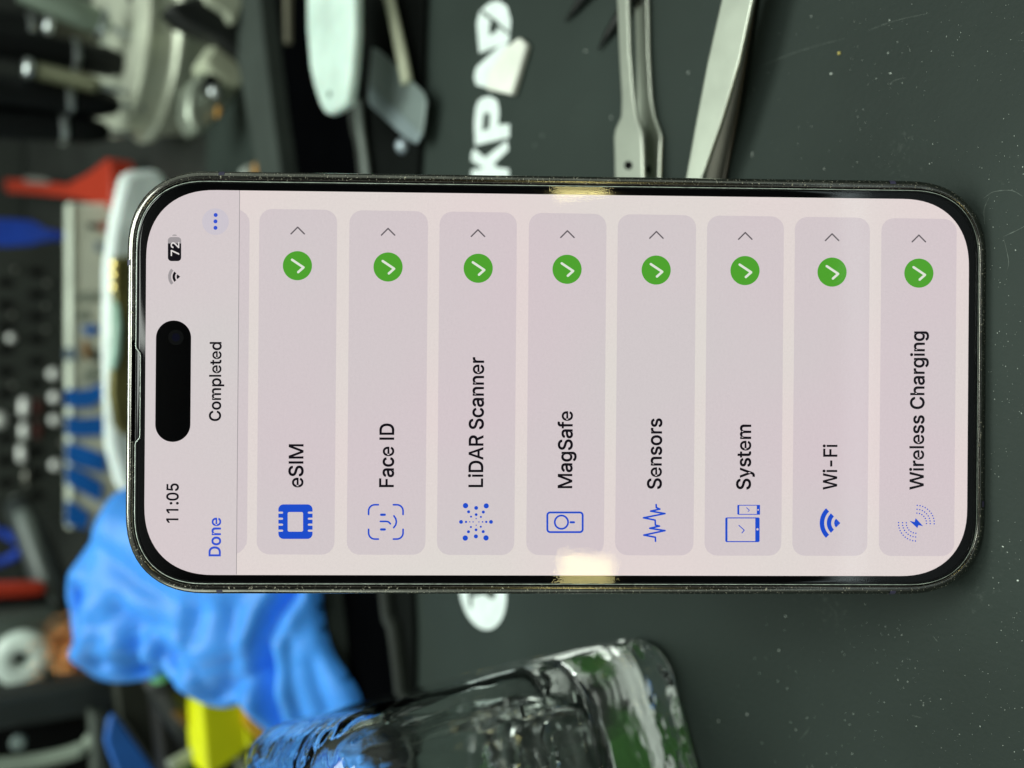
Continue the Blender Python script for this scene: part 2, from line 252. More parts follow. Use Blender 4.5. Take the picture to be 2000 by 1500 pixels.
GLYPHS = json.loads('''{"g":{"e":[[[212,-8],[177,-5],[145,3],[117,16],[92,35],[72,58],[56,85],[44,116],[37,150],[34,187],[36,224],[44,258],[55,290],[71,317],[91,340],[115,359],[142,373],[172,382],[205,384],[226,383],[246,380],[266,374],[285,366],[303,355],[319,341],[334,324],[347,305],[357,282],[365,256],[370,227],[371,194],[371,169],[75,169],[75,221],[338,221],[310,202],[308,226],[304,248],[298,269],[288,286],[277,301],[263,314],[246,323],[227,328],[205,330],[183,328],[164,323],[146,313],[131,301],[119,286],[109,270],[102,251],[97,231],[96,211],[96,178],[98,151],[102,127],[110,106],[121,88],[135,73],[151,61],[169,53],[190,48],[212,46],[227,47],[241,49],[254,53],[265,58],[276,65],[285,73],[294,82],[300,93],[306,105],[365,91],[358,72],[348,55],[335,39],[320,26],[302,14],[283,4],[261,-3],[237,-7]]],"S":[[[224,-9],[188,-7],[156,-1],[128,9],[102,23],[81,40],[64,60],[51,83],[42,109],[38,137],[104,137],[108,118],[114,102],[123,88],[136,76],[150,66],[166,59],[185,53],[204,50],[224,49],[246,50],[267,54],[286,60],[303,69],[317,79],[329,92],[338,106],[344,122],[346,139],[344,154],[340,168],[332,179],[322,189],[310,197],[296,205],[245,222],[184,239],[145,253],[112,269],[86,289],[67,313],[56,341],[52,372],[54,400],[62,425],[75,448],[92,468],[113,484],[138,498],[165,508],[195,514],[227,516],[259,514],[289,508],[316,498],[340,484],[360,468],[377,449],[390,427],[398,403],[401,378],[337,378],[332,402],[320,421],[302,437],[280,449],[254,456],[225,459],[204,457],[185,454],[167,448],[152,440],[139,430],[129,418],[121,405],[117,391],[115,376],[117,359],[122,345],[131,334],[142,324],[155,315],[169,308],[212,293],[264,279],[312,264],[328,256],[344,248],[359,238],[372,226],[384,213],[395,198],[402,180],[407,161],[408,139],[406,112],[399,87],[386,64],[370,43],[349,25],[323,11],[294,0],[261,-7]]],"I":[[[60,0],[60,509],[124,509],[124,0]]],"M":[[[60,0],[60,509],[146,509],[314,92],[482,509],[568,509],[568,0],[506,0],[506,376],[346,0],[282,0],[122,376],[122,0]]],"F":[[[60,0],[60,509],[369,509],[369,452],[125,452],[125,278],[346,278],[346,221],[125,221],[125,0]]],"a":[[[160,-9],[137,-7],[115,-3],[94,5],[76,15],[60,29],[48,45],[38,63],[32,84],[30,108],[32,128],[36,146],[43,161],[53,174],[64,184],[78,193],[92,200],[108,206],[125,211],[178,220],[234,227],[247,229],[257,231],[265,235],[271,240],[274,246],[276,255],[276,257],[275,272],[272,285],[267,297],[260,307],[251,315],[240,322],[227,327],[212,330],[196,331],[178,330],[163,327],[149,322],[137,316],[127,309],[118,301],[110,292],[104,283],[100,274],[41,291],[51,313],[64,331],[79,346],[95,358],[114,368],[133,375],[153,380],[173,383],[194,384],[239,379],[255,375],[271,369],[286,360],[300,350],[312,336],[322,320],[330,301],[335,278],[337,251],[337,0],[277,0],[277,52],[272,52],[252,25],[242,16],[229,8],[215,1],[199,-4],[181,-7]],[[170,45],[192,47],[211,51],[228,59],[242,68],[254,80],[263,93],[270,108],[274,122],[276,138],[276,190],[259,182],[231,176],[200,171],[175,168],[134,159],[122,153],[112,147],[103,139],[97,130],[93,118],[92,105],[93,93],[96,82],[102,72],[109,64],[119,57],[130,52],[142,48],[156,46]]],"c":[[[207,-8],[174,-5],[144,3],[117,16],[93,35],[72,58],[56,85],[44,116],[37,150],[34,187],[37,225],[44,260],[56,291],[72,318],[93,341],[117,360],[144,374],[174,382],[207,384],[226,384],[243,381],[260,377],[276,371],[291,364],[305,356],[318,346],[330,335],[340,322],[349,308],[356,293],[362,277],[303,262],[290,289],[270,311],[242,325],[207,330],[184,328],[163,321],[145,310],[130,296],[118,278],[108,258],[102,236],[98,212],[96,187],[98,163],[102,139],[108,117],[118,97],[130,80],[145,66],[163,55],[184,49],[207,46],[243,52],[271,66],[292,89],[304,117],[363,102],[357,86],[350,70],[341,56],[331,43],[319,32],[306,21],[292,12],[277,5],[261,-1],[244,-5],[226,-7]]],"D":[[[219,0],[96,0],[96,57],[215,57],[254,60],[288,68],[318,81],[343,99],[363,122],[379,149],[390,181],[397,216],[399,255],[397,294],[390,329],[379,361],[364,388],[344,410],[320,428],[291,441],[258,449],[221,452],[93,452],[93,509],[225,509],[254,507],[281,504],[307,498],[331,489],[353,478],[385,455],[412,426],[433,391],[444,367],[451,342],[457,315],[460,286],[462,255],[460,224],[457,195],[451,168],[443,142],[433,119],[421,97],[406,77],[390,60],[371,44],[351,31],[328,20],[303,11],[277,5],[249,1]],[[125,509],[125,0],[60,0],[60,509]]],"L":[[[60,0],[60,509],[125,509],[125,57],[361,57],[361,0]]],"i":[[[53,0],[53,379],[114,379],[114,0]],[[84,443],[73,444],[63,448],[54,455],[47,463],[43,472],[41,483],[43,494],[47,504],[54,512],[63,518],[73,522],[84,524],[95,522],[105,518],[114,512],[121,504],[125,494],[126,483],[125,472],[121,463],[114,455],[105,448],[95,444]]],"A":[[[16,0],[204,509],[275,509],[463,0],[395,0],[347,136],[132,136],[84,0]],[[153,194],[326,194],[240,438]]],"R":[[[60,0],[60,509],[253,509],[327,496],[381,462],[414,412],[422,356],[414,300],[383,252],[329,220],[428,0],[354,0],[264,206],[126,206],[126,0]],[[126,264],[249,264],[303,276],[338,304],[354,356],[338,408],[303,438],[249,451],[126,451]]],"n":[[[114,227],[114,0],[53,0],[53,379],[112,379],[112,287],[102,287],[116,319],[132,344],[152,362],[175,374],[200,382],[227,384],[252,383],[275,377],[295,369],[313,356],[328,340],[341,321],[350,298],[355,271],[357,240],[357,0],[296,0],[296,235],[293,263],[286,286],[273,304],[256,318],[235,326],[210,329],[192,328],[176,324],[161,317],[147,308],[136,297],[126,283],[119,266],[115,248]]],"r":[[[53,0],[53,379],[112,379],[112,321],[115,321],[124,339],[137,354],[152,367],[171,377],[191,383],[213,385],[229,384],[243,384],[243,322],[230,324],[207,326],[190,324],[174,321],[159,315],[146,306],[135,296],[126,284],[119,269],[115,254],[114,237],[114,0]]],"g":[[[207,-151],[180,-149],[156,-146],[134,-140],[114,-132],[97,-122],[82,-110],[70,-97],[59,-84],[51,-69],[101,-41],[122,-66],[131,-74],[142,-82],[154,-88],[169,-93],[187,-96],[207,-97],[236,-95],[261,-87],[282,-75],[298,-58],[308,-34],[311,-6],[311,68],[306,68],[287,41],[277,32],[266,23],[252,16],[236,10],[217,6],[195,5],[165,7],[138,14],[113,27],[90,43],[71,65],[55,90],[43,120],[36,154],[34,191],[36,229],[43,263],[55,293],[71,320],[90,342],[112,361],[138,374],[166,382],[196,384],[218,383],[237,379],[253,373],[267,365],[279,356],[288,346],[308,319],[313,319],[313,379],[372,379],[372,-9],[370,-40],[363,-67],[350,-90],[334,-109],[314,-124],[291,-136],[265,-144],[237,-149]],[[205,59],[227,61],[246,66],[264,75],[278,87],[290,103],[300,121],[307,142],[311,166],[312,193],[311,219],[307,242],[300,264],[291,283],[279,299],[264,312],[247,322],[227,328],[205,330],[182,328],[163,322],[145,312],[130,298],[118,282],[109,262],[102,241],[98,218],[96,193],[98,167],[102,144],[109,123],[118,104],[131,88],[145,76],[163,66],[183,61]]],"f":[[[228,379],[228,327],[6,327],[6,379]],[[81,0],[81,432],[82,452],[87,470],[96,486],[107,499],[120,510],[135,519],[152,525],[169,529],[187,530],[222,527],[243,521],[227,468],[215,472],[195,474],[178,472],[164,468],[154,460],[147,449],[143,435],[142,419],[142,0]]],"s":[[[182,-8],[157,-7],[133,-3],[112,3],[93,12],[76,24],[62,38],[50,54],[41,73],[36,94],[94,107],[101,87],[111,72],[124,60],[141,52],[160,47],[181,45],[206,47],[227,53],[244,62],[258,74],[265,88],[268,103],[266,115],[262,126],[254,136],[243,144],[229,150],[212,155],[149,170],[118,180],[92,192],[72,208],[58,227],[50,249],[47,274],[49,295],[55,314],[65,332],[79,347],[95,360],[115,370],[137,378],[161,383],[187,384],[212,383],[234,379],[254,372],[271,363],[286,352],[299,339],[309,324],[318,308],[324,290],[268,277],[262,291],[254,304],[243,316],[228,325],[210,331],[187,333],[166,331],[147,326],[131,317],[119,305],[111,292],[109,277],[110,264],[115,253],[124,243],[136,235],[152,229],[172,223],[229,209],[261,200],[287,187],[306,171],[320,153],[328,131],[331,107],[329,85],[323,65],[312,47],[298,31],[281,18],[260,6],[236,-2],[210,-7]]],"o":[[[207,-8],[174,-5],[144,3],[117,16],[93,35],[72,58],[56,85],[44,116],[37,150],[34,187],[37,225],[44,260],[56,291],[72,318],[93,341],[117,360],[144,374],[174,382],[207,384],[241,382],[271,374],[299,360],[323,341],[343,318],[359,291],[371,260],[379,225],[381,187],[379,150],[371,116],[359,85],[343,58],[323,35],[299,16],[271,3],[241,-5]],[[207,46],[231,49],[252,55],[270,66],[285,80],[298,97],[307,117],[314,139],[318,163],[319,187],[318,212],[314,236],[307,258],[298,278],[285,296],[270,310],[252,321],[231,328],[207,330],[184,328],[163,321],[145,310],[130,296],[118,278],[108,258],[102,236],[98,212],[96,187],[98,163],[102,139],[108,117],[118,97],[130,80],[145,66],[163,55],[184,49]]],"y":[[[47,-139],[61,-86],[71,-87],[83,-89],[94,-90],[104,-89],[113,-86],[122,-81],[130,-74],[138,-64],[145,-51],[151,-36],[163,-1],[17,379],[84,379],[165,155],[187,87],[206,21],[184,21],[202,87],[224,155],[305,379],[371,379],[204,-58],[196,-77],[187,-93],[177,-107],[165,-119],[153,-128],[139,-136],[125,-141],[109,-144],[91,-145],[65,-143]]],"t":[[[204,379],[204,327],[6,327],[6,379]],[[65,471],[126,471],[126,98],[127,83],[130,70],[136,61],[144,55],[156,51],[170,50],[185,51],[202,54],[213,2],[192,-3],[168,-4],[138,-1],[113,7],[92,21],[77,41],[68,64],[65,93]]],"m":[[[53,0],[53,379],[112,379],[112,295],[108,295],[114,314],[122,331],[132,346],[144,358],[158,368],[172,376],[187,382],[203,385],[219,386],[245,383],[268,375],[287,361],[303,342],[314,320],[321,295],[312,295],[318,312],[326,329],[337,343],[350,356],[364,366],[381,375],[398,381],[417,385],[437,386],[458,385],[478,380],[497,372],[514,361],[529,346],[541,328],[550,307],[555,283],[557,255],[557,0],[496,0],[496,254],[493,279],[485,298],[473,313],[456,323],[438,329],[419,330],[402,329],[387,326],[374,320],[363,312],[353,302],[345,290],[340,277],[336,263],[335,247],[335,0],[274,0],[274,260],[272,280],[265,297],[253,311],[238,322],[220,328],[199,330],[185,329],[171,326],[158,320],[145,312],[135,302],[126,289],[119,274],[115,257],[114,238],[114,0]]],"W":[[[16,509],[90,509],[190,104],[309,509],[377,509],[496,104],[596,509],[670,509],[533,0],[461,0],[343,392],[225,0],[153,0]]],"-":[[[337,244],[337,188],[114,188],[114,244]]],"l":[[[58,0],[58,524],[118,524],[118,0]]],"C":[[[267,-7],[242,-6],[217,-2],[194,5],[171,13],[150,25],[131,39],[113,55],[97,73],[82,93],[70,115],[59,140],[51,166],[45,193],[41,223],[40,254],[41,285],[45,315],[51,343],[59,369],[70,393],[82,415],[97,436],[113,454],[131,470],[150,484],[171,495],[194,504],[217,510],[242,514],[267,516],[293,514],[317,511],[340,504],[362,496],[383,485],[402,471],[419,456],[435,438],[448,418],[459,397],[467,373],[473,348],[408,348],[404,365],[397,380],[389,395],[380,407],[369,418],[357,428],[344,437],[330,444],[315,449],[300,453],[284,455],[267,456],[237,453],[209,445],[184,432],[161,414],[141,391],[125,364],[113,332],[106,295],[103,254],[106,213],[113,177],[125,145],[141,117],[161,94],[184,76],[210,63],[237,56],[267,53],[284,54],[300,56],[315,60],[330,65],[344,72],[357,81],[369,90],[380,102],[389,114],[397,128],[404,144],[408,160],[473,160],[467,135],[459,112],[448,91],[435,71],[420,53],[402,38],[383,24],[363,13],[341,5],[317,-2],[293,-6]]],"h":[[[114,227],[114,0],[53,0],[53,509],[114,509],[114,287],[102,287],[116,319],[132,344],[152,362],[175,374],[200,382],[227,384],[252,383],[275,377],[295,369],[313,356],[328,340],[341,321],[350,298],[355,271],[357,240],[357,0],[296,0],[296,235],[293,263],[286,286],[273,304],[256,318],[235,326],[210,329],[192,328],[176,324],[161,317],[147,308],[136,297],[126,283],[119,266],[115,248]]],"1":[[[196,0],[196,440],[78,366],[78,432],[200,509],[262,509],[262,0]]],":":[[[95,-4],[83,-3],[73,1],[63,9],[55,18],[51,29],[50,41],[51,53],[55,64],[63,73],[73,81],[83,85],[95,87],[107,85],[118,81],[128,73],[135,64],[140,53],[141,41],[140,29],[135,18],[128,9],[118,1],[107,-3]],[[95,271],[83,272],[73,277],[63,284],[55,294],[51,304],[50,316],[51,328],[55,339],[63,349],[73,356],[83,360],[95,362],[107,360],[118,356],[128,349],[135,339],[140,328],[141,316],[140,304],[135,294],[128,284],[118,277],[107,272]]],"0":[[[227,-7],[191,-3],[158,7],[130,24],[105,48],[85,77],[69,113],[61,138],[55,164],[51,192],[49,222],[48,254],[49,286],[51,316],[55,344],[61,370],[69,395],[85,431],[106,461],[130,484],[159,502],[191,512],[227,516],[262,512],[295,502],[323,484],[348,461],[368,431],[384,395],[392,370],[398,344],[402,316],[404,286],[405,254],[404,222],[402,192],[398,164],[392,138],[384,113],[368,77],[348,48],[323,24],[295,7],[263,-3]],[[227,50],[250,52],[271,60],[290,74],[306,92],[320,116],[330,144],[338,176],[342,213],[344,254],[342,295],[338,332],[330,365],[320,393],[306,416],[290,435],[271,449],[250,457],[227,460],[203,457],[182,449],[163,435],[147,416],[134,393],[123,365],[115,332],[111,295],[109,254],[111,213],[115,176],[123,144],[134,116],[147,92],[163,74],[182,60],[203,52]]],"5":[[[221,-7],[192,-5],[165,1],[140,11],[118,25],[99,41],[83,60],[71,82],[63,105],[60,130],[122,130],[125,115],[130,102],[138,89],[148,78],[160,68],[173,60],[188,54],[204,51],[221,50],[241,51],[259,56],[276,64],[291,75],[304,89],[314,104],[322,122],[326,141],[328,162],[326,183],[321,203],[314,221],[303,237],[290,251],[275,262],[257,270],[238,275],[218,277],[201,276],[184,273],[167,268],[152,262],[139,255],[128,246],[67,253],[96,509],[366,509],[366,452],[151,452],[134,301],[136,301],[148,311],[162,318],[178,325],[194,330],[212,333],[229,334],[252,332],[274,328],[294,321],[313,311],[330,299],[345,285],[358,269],[370,251],[379,231],[386,210],[390,187],[391,163],[388,132],[381,102],[369,76],[352,52],[332,32],[309,15],[282,3],[253,-4]]],"p":[[[53,-143],[53,379],[112,379],[112,319],[118,319],[137,346],[147,355],[158,364],[171,373],[188,379],[207,383],[229,384],[259,382],[287,374],[313,361],[335,342],[354,320],[370,293],[381,261],[388,227],[390,189],[388,151],[381,116],[370,84],[355,57],[336,34],[313,16],[288,3],[260,-6],[229,-8],[208,-7],[189,-3],[173,4],[159,12],[147,21],[138,31],[118,59],[114,59],[114,-143]],[[220,47],[242,49],[262,55],[279,66],[294,80],[306,97],[316,117],[323,139],[327,163],[328,189],[327,215],[323,239],[316,261],[307,281],[295,298],[280,311],[262,322],[243,328],[220,330],[198,328],[178,322],[161,312],[147,299],[134,282],[125,263],[118,241],[114,216],[113,189],[114,162],[118,138],[125,115],[135,95],[147,78],[162,65],[179,55],[198,49]]],"d":[[[195,-8],[165,-6],[137,3],[111,16],[89,34],[70,57],[55,84],[43,116],[36,151],[34,189],[36,227],[43,261],[55,293],[70,320],[89,342],[112,361],[137,374],[165,382],[196,384],[218,383],[237,379],[253,373],[267,364],[278,355],[287,346],[306,319],[311,319],[311,509],[372,509],[372,0],[313,0],[313,59],[307,59],[287,31],[277,21],[266,12],[252,4],[236,-3],[217,-7]],[[205,47],[226,49],[246,55],[263,65],[278,78],[290,95],[299,115],[306,138],[310,162],[312,189],[310,216],[306,241],[300,263],[290,282],[278,299],[263,312],[246,322],[227,328],[205,330],[182,328],[162,322],[145,311],[130,298],[118,281],[108,261],[102,239],[98,215],[96,189],[98,163],[102,139],[109,117],[118,97],[130,80],[145,66],[162,55],[182,49]]],"7":[[[60,509],[386,509],[386,452],[196,0],[122,0],[314,446],[60,446]]],"2":[[[64,0],[64,47],[234,229],[282,282],[294,298],[303,312],[311,327],[316,341],[319,356],[320,371],[319,389],[315,405],[308,419],[298,431],[287,441],[273,449],[258,455],[241,458],[224,460],[205,458],[188,454],[172,447],[159,438],[148,427],[139,413],[132,398],[128,381],[127,362],[66,362],[68,391],[75,418],[86,442],[102,464],[121,482],[143,496],[168,507],[196,513],[225,516],[254,513],[281,507],[306,497],[328,482],[346,465],[361,445],[372,423],[379,398],[381,372],[380,354],[377,336],[371,318],[363,299],[351,280],[336,259],[267,180],[153,60],[153,57],[389,57],[389,0]]]},"w":{"eSIM":[0,404,851,1037],"Face ID":[0,410,799,1195,null,1787,1973],"LiDAR Scanner":[0,393,559,1062,1542,null,2178,2625,3020,3409,3819,4229,4633],"MagSafe":[0,628,1017,1442,1889,2278,2532],"Sensors":[0,447,850,1260,1625,2040,2299],"System":[0,447,836,1201,1428,1832],"Wi-Fi":[0,686,853,1306,1716],"Wireless Charging":[0,686,852,1112,1516,1694,2098,2463,null,3016,3525,3936,4325,4584,5009,5175,5585],"11:05":[0,454,906,1094,1547],"Done":[0,502,917,1327],"Completed":[0,510,925,1535,1960,2138,2541,2769,3173],"72":[0,453],"ml":[0,610]}}''')
def offset_poly(P, d):
    n = len(P); out = []
    for i in range(n):
        a = np.array(P[i - 1], float); b = np.array(P[i], float); c = np.array(P[(i + 1) % n], float)
        t1 = b - a; t2 = c - b; t1 = t1 / (np.linalg.norm(t1) + 1e-9); t2 = t2 / (np.linalg.norm(t2) + 1e-9)
        nn = np.array([-(t1[1] + t2[1]), t1[0] + t2[0]]); nn /= (np.linalg.norm(nn) + 1e-9); out.append(tuple(b + nn * d))
    return out
def curve_fill(polys):
    """fill 2D polygons with holes -> verts, faces"""
    cu = bpy.data.curves.new("shape", 'CURVE'); cu.dimensions = '2D'; cu.fill_mode = 'BOTH'
    for px in polys:
        sp = cu.splines.new('POLY'); sp.points.add(len(px) - 1); sp.use_cyclic_u = True
        for p, (x, y) in zip(sp.points, px): p.co = (x, y, 0, 1)
    ob = bpy.data.objects.new("shape", cu); C.objects.link(ob)
    dg = bpy.context.evaluated_depsgraph_get(); dg.update()
    me = bpy.data.meshes.new_from_object(ob.evaluated_get(dg))
    V = [tuple(v.co) for v in me.vertices]; Fc = [tuple(p.vertices) for p in me.polygons]
    bpy.data.objects.remove(ob); bpy.data.curves.remove(cu); bpy.data.meshes.remove(me)
    return V, Fc
def parea(P): return sum(P[i - 1][0] * P[i][1] - P[i][0] * P[i - 1][1] for i in range(len(P))) / 2
def text_mesh(body, offset=0.0):
    """letter outlines at 1000 per em (cap height 509) -> flat mesh, cap height 1"""
    V = []; Fc = []
    for ch, x0 in zip(body, GLYPHS["w"][body]):
        if x0 is None: continue
        cs = [[tuple(p) for p in c] for c in GLYPHS["g"][ch]]
        outer = [c for c in cs if parea(c) < 0]; holes = [c for c in cs if parea(c) > 0]
        off = offset * (.72 if ch == 'e' else 1)
        for k, c in enumerate(outer):
            polys = [offset_poly(c, off * 1000)] + ([offset_poly(h, off * 1000) for h in holes] if k == 0 else [])
            v, f = curve_fill([[((x + x0) / 509, y / 509) for x, y in p] for p in polys])
            n0 = len(V); V += v; Fc += [tuple(i + n0 for i in q) for q in f]
    return V, Fc

# ================================================================== SETTING: bench top and back wall
m_bench = pm("bench_surface", (0.016, 0.019, 0.016), .6, var=.3, scale=25)
bt = boxm("table_surface", (0, 560, -7.0), (2600, 1900, 10), m_bench, None, 0); bt["kind"] = "structure"
m_wall = pm("dark_wall", (0.018, 0.022, 0.018), .7, var=.3, scale=12)
wl = boxm("back_wall", (0, 1000, 300), (2600, 20, 600), m_wall, None, 0); wl["kind"] = "structure"

# ================================================================== WORK MAT
m_mat = pm("mat_rubber", (0.0245, 0.0340, 0.0295), .6, var=.18, scale=18, spec=.2, bump=.25, bscale=900)
def _mat_detail():
    n = m_mat.node_tree.nodes; l = m_mat.node_tree.links; b = n["Principled BSDF"]; t = n["Texture Coordinate"]
    v = n.new("ShaderNodeTexNoise"); v.inputs["Scale"].default_value = 700; v.inputs["Detail"].default_value = 6; v.inputs["Roughness"].default_value = .75
    l.new(t.outputs["Object"], v.inputs["Vector"])
    v2 = n.new("ShaderNodeTexNoise"); v2.inputs["Scale"].default_value = 35; v2.inputs["Detail"].default_value = 3
    l.new(t.outputs["Object"], v2.inputs["Vector"])
    ml = n.new("ShaderNodeMath"); ml.operation = 'MULTIPLY'; l.new(v.outputs["Fac"], ml.inputs[0]); l.new(v2.outputs["Fac"], ml.inputs[1])
    cr = n.new("ShaderNodeValToRGB"); cr.color_ramp.elements[0].position = .36; cr.color_ramp.elements[1].position = .50
    cr.color_ramp.elements[1].color = (.3, .3, .3, 1)
    l.new(ml.outputs[0], cr.inputs[0])
    mx = n.new("ShaderNodeMix"); mx.data_type = 'RGBA'; base = b.inputs["Base Color"].links[0].from_socket
    l.new(cr.outputs[0], mx.inputs[0]); l.new(base, mx.inputs[6]); mx.inputs[7].default_value = (.17, .19, .17, 1)
    l.new(mx.outputs[2], b.inputs["Base Color"])
_mat_detail()
mat_o = empty("work_mat", (0, 180, 0))
tag(mat_o, "dark grey-green rubber repair mat with white lettering lying under the phone", "mat")
def child_world(o, parent):
    o.parent = parent; o.matrix_parent_inverse = Matrix.Translation(parent.location).inverted(); return o
child_world(boxm("pad", (0, 90, -1.0), (760, 760, 1.98), m_mat, None, .4), mat_o)
m_print = pm("white_print", (0.74, 0.82, 0.80), .6, var=.08, scale=200)
def decal(name, polys, m, parent, z=.03):
    V = []; Fc = []
    for px in polys:
        s = len(V); V += [G(x, y, z) for x, y in px]; Fc.append(tuple(range(s, s + len(px))))
    return child_world(mesh(name, V, Fc, m, None, False, fix=False), parent)
def decal2(name, polys, m, parent, z=.03):
    V, Fc = curve_fill(polys)
    return child_world(mesh(name, [G(v[0], v[1], z) for v in V], Fc, m, None, False, fix=False), parent)
# printed letters
K = [(922, 288), (993, 281), (993, 296), (965, 318), (992, 345), (992, 372), (957, 336), (923, 372), (922, 344), (938, 322), (934, 312), (923, 310)]
K = [(921, 300), (926, 290), (947, 308), (990, 274), (993, 293), (964, 320), (970, 327), (994, 330), (994, 350), (921, 350), (921, 332), (944, 328), (921, 314)]
decal("letter", [K], m_print, mat_o)
P1 = [(928, 284), (995, 268), (995, 242), (973, 244), (975, 215), (971, 196), (958, 188), (944, 190), (934, 197), (929, 210), (926, 240)]
P2 = [(942, 256), (944, 225), (950, 219), (956, 221), (957, 233), (955, 251)]
decal2("letter", [P1, P2], m_print, mat_o)
A = [(926, 150), (930, 166), (978, 178), (1000, 112), (990, 84), (975, 90), (930, 132)]
decal("letter", [A], m_print, mat_o)
D1 = [(936, 104), (994, 82), (998, 40), (990, 12), (975, 2), (962, 3), (950, 10), (936, 24), (931, 45)]
D2 = [(955, 70), (956, 46), (963, 38), (972, 40), (972, 60)]
D3 = [(938, 24), (944, 20), (994, 62), (994, 69)]
V_, F_ = curve_fill([D1, D2]); child_world(mesh("letter", [G(v[0], v[1], .03) for v in V_], F_, m_print, None, False, fix=False), mat_o)
m_matdark = pm("mat_ink_gap", (0.045, 0.058, 0.05), .6)
decal("letter_slash", [D3], m_matdark, mat_o, .06)
# round badge, mostly hidden behind the phone
cb = G(941, 1150, .03); Rb = 12.4
V = [cb + np.array([Rb * math.cos(q), Rb * math.sin(q), 0]) for q in np.linspace(0, 2 * math.pi, 64, endpoint=False)]
bd = child_world(mesh("badge", V, [tuple(range(64))], m_print, None, False, fix=False), mat_o)
decal("badge_mark", [[(913, 1140), (917, 1188), (922, 1187), (922, 1166), (945, 1160), (962, 1172), (968, 1164), (966, 1140)]], m_matdark, mat_o, .06)
# scratches on the mat
m_scr = pm("scratch_mark", (0.10, 0.12, 0.105), .7, var=.5, scale=900)
def scratch(P, wpx):
    P = smoothpath([list(p) + [0] for p in P], 8); V = []; Fc = []
    for i, p in enumerate(P):
        d = P[min(i + 1, len(P) - 1)] - P[max(i - 1, 0)]; nrm = np.array([-d[1], d[0]]) / (np.hypot(d[0], d[1]) + 1e-9)
        wv = .65 * wpx * (.35 + .65 * random.random()) * (0.3 + math.sin(math.pi * i / (len(P) - 1)))
        for s in (-1, 1): V.append(G(p[0] + nrm[0] * wv * s, p[1] + nrm[1] * wv * s, .02))
    for i in range(len(P) - 1): Fc.append((2 * i, 2 * i + 1, 2 * i + 3, 2 * i + 2))
    child_world(mesh("scratch", V, Fc, m_scr, None, False, fix=False), mat_o)
for P, wd in [([(1480, 132), (1560, 100), (1650, 75)], .8), ([(1695, 60), (1750, 40), (1815, 26)], .7),
              ([(1736, 165), (1750, 156), (1770, 152)], .7), ([(1921, 388), (1940, 375), (1975, 372), (1998, 384)], .9),
              ([(1924, 440), (1922, 410), (1932, 385)], .7), ([(1960, 462), (1990, 448), (2010, 436)], .9), ([(1960, 464), (1970, 510), (1966, 530)], .7),
              ([(1560, 1448), (1575, 1430), (1580, 1420)], .9), ([(1780, 1397), (1800, 1402)], .8), ([(1822, 1242), (1831, 1253)], .8)]:
    scratch(P, wd)
# dust
m_dust = pm("dust_flake", (0.55, 0.60, 0.55), .5, var=.4, scale=900)
V = []; Fc = []
def flake(p, r):
    s = len(V); k = random.randint(4, 6); q0 = random.random() * 6; el = random.uniform(.45, 1)
    tl = random.uniform(-.5, .5)
    for i in range(k):
        q = q0 + 2 * math.pi * i / k; rr = r * random.uniform(.6, 1.2)
        V.append(p + np.array([math.cos(q) * rr, math.sin(q) * rr * el, r * .5 + .03 + math.sin(q) * rr * tl * .5]))
    V.append(p + np.array([0, 0, r * .9 + .05])); c = len(V) - 1
    for i in range(k): Fc.append((s + i, s + (i + 1) % k, c))
rng = random.Random(3)
for i in range(1900):
    x = 1440 + 580 * rng.random() ** .62; y = rng.uniform(-30, 1530)
    if 1200 > y > 330 and x < 1930: continue
    cl = noise.noise(Vector((x / 130, y / 130, 3.1)))
    if cl < rng.uniform(-.55, .35): continue
    flake(G(x, y), abs(rng.gauss(0, .045)) + .03)
for x, y, r in [(1145, 100, .55), (1345, 142, .35), (1585, 32, .28), (1738, 40, .24), (1735, 104, .26), (1624, 144, .32), (1640, 105, .26), (1712, 154, .2), (1610, 330, .3),
                (1620, 295, .22), (1675, 317, .2), (1470, 300, .35), (1763, 162, .18), (1816, 320, .2), (1522, 1270, .36), (1460, 1395, .35), (1520, 1330, .26), (1404, 1408, .3), (1545, 1410, .25), (1555, 1425, .25),
                (1577, 1402, .24), (1535, 1203, .3), (1538, 1345, .18), (1804, 1377, .18), (1690, 1180, .18), (1667, 1394, .15), (1660, 1415, .15), (1615, 1472, .2), (1665, 1472, .2), (1060, 265, .45), (1045, 285, .35), (1195, 230, .4), (1470, 305, .3)]:
    flake(G(x, y), r * .8)
du = mesh("dust", V, Fc, m_dust, None, False); du["kind"] = "stuff"; du["label"] = "white dust specks scattered over the dark mat"
m_crumb = pm("yellow_crumb", (.5, .42, .12), .6)
lathe_o = lathe("crumb", G(1639, 104, .05), G(1639, 104, .5), [(0, .25), (.2, .36), (.38, .18)], m_crumb, None, 7)
tag(lathe_o, "tiny yellow crumb on the bare mat right of the wide tweezers", "crumb")

# ================================================================== PHONE
D0 = 155.2
nrm = FWD * 1.00129 + DOWN * (-.02652); nrm /= np.linalg.norm(nrm)
PX0 = 1097.0
p_c = CAM + ray(PX0, 752.0) * (D0 / (1.00129 - .02652 * ((PX0 - 1000) / F_PX)))
ROLL = .0072
pa = onplane(430, 752.0 - 667 * ROLL, p_c, nrm); pb = onplane(1740, 752.0 + 643 * ROLL, p_c, nrm)
EU = (pa - pb); EU /= np.linalg.norm(EU)          # towards the phone's top
EN = -nrm; EV = np.cross(EU, EN)                   # EV: phone's right
phone = empty("phone")
m4 = Matrix.Identity(4)
for i, ax in enumerate((EV, EU, EN)):
    for r in range(3): m4[r][i] = ax[r]
for r in range(3): m4[r][3] = p_c[r] * MM
phone.matrix_world = m4
tag(phone, "black smartphone with a lit white checklist screen standing propped on the mat", "phone")
def L(x, y):                                        # picture point -> phone-local mm on the screen plane
    p = onplane(x, y, p_c, nrm) - p_c
    return float(np.dot(p, EV)), float(np.dot(p, EU))
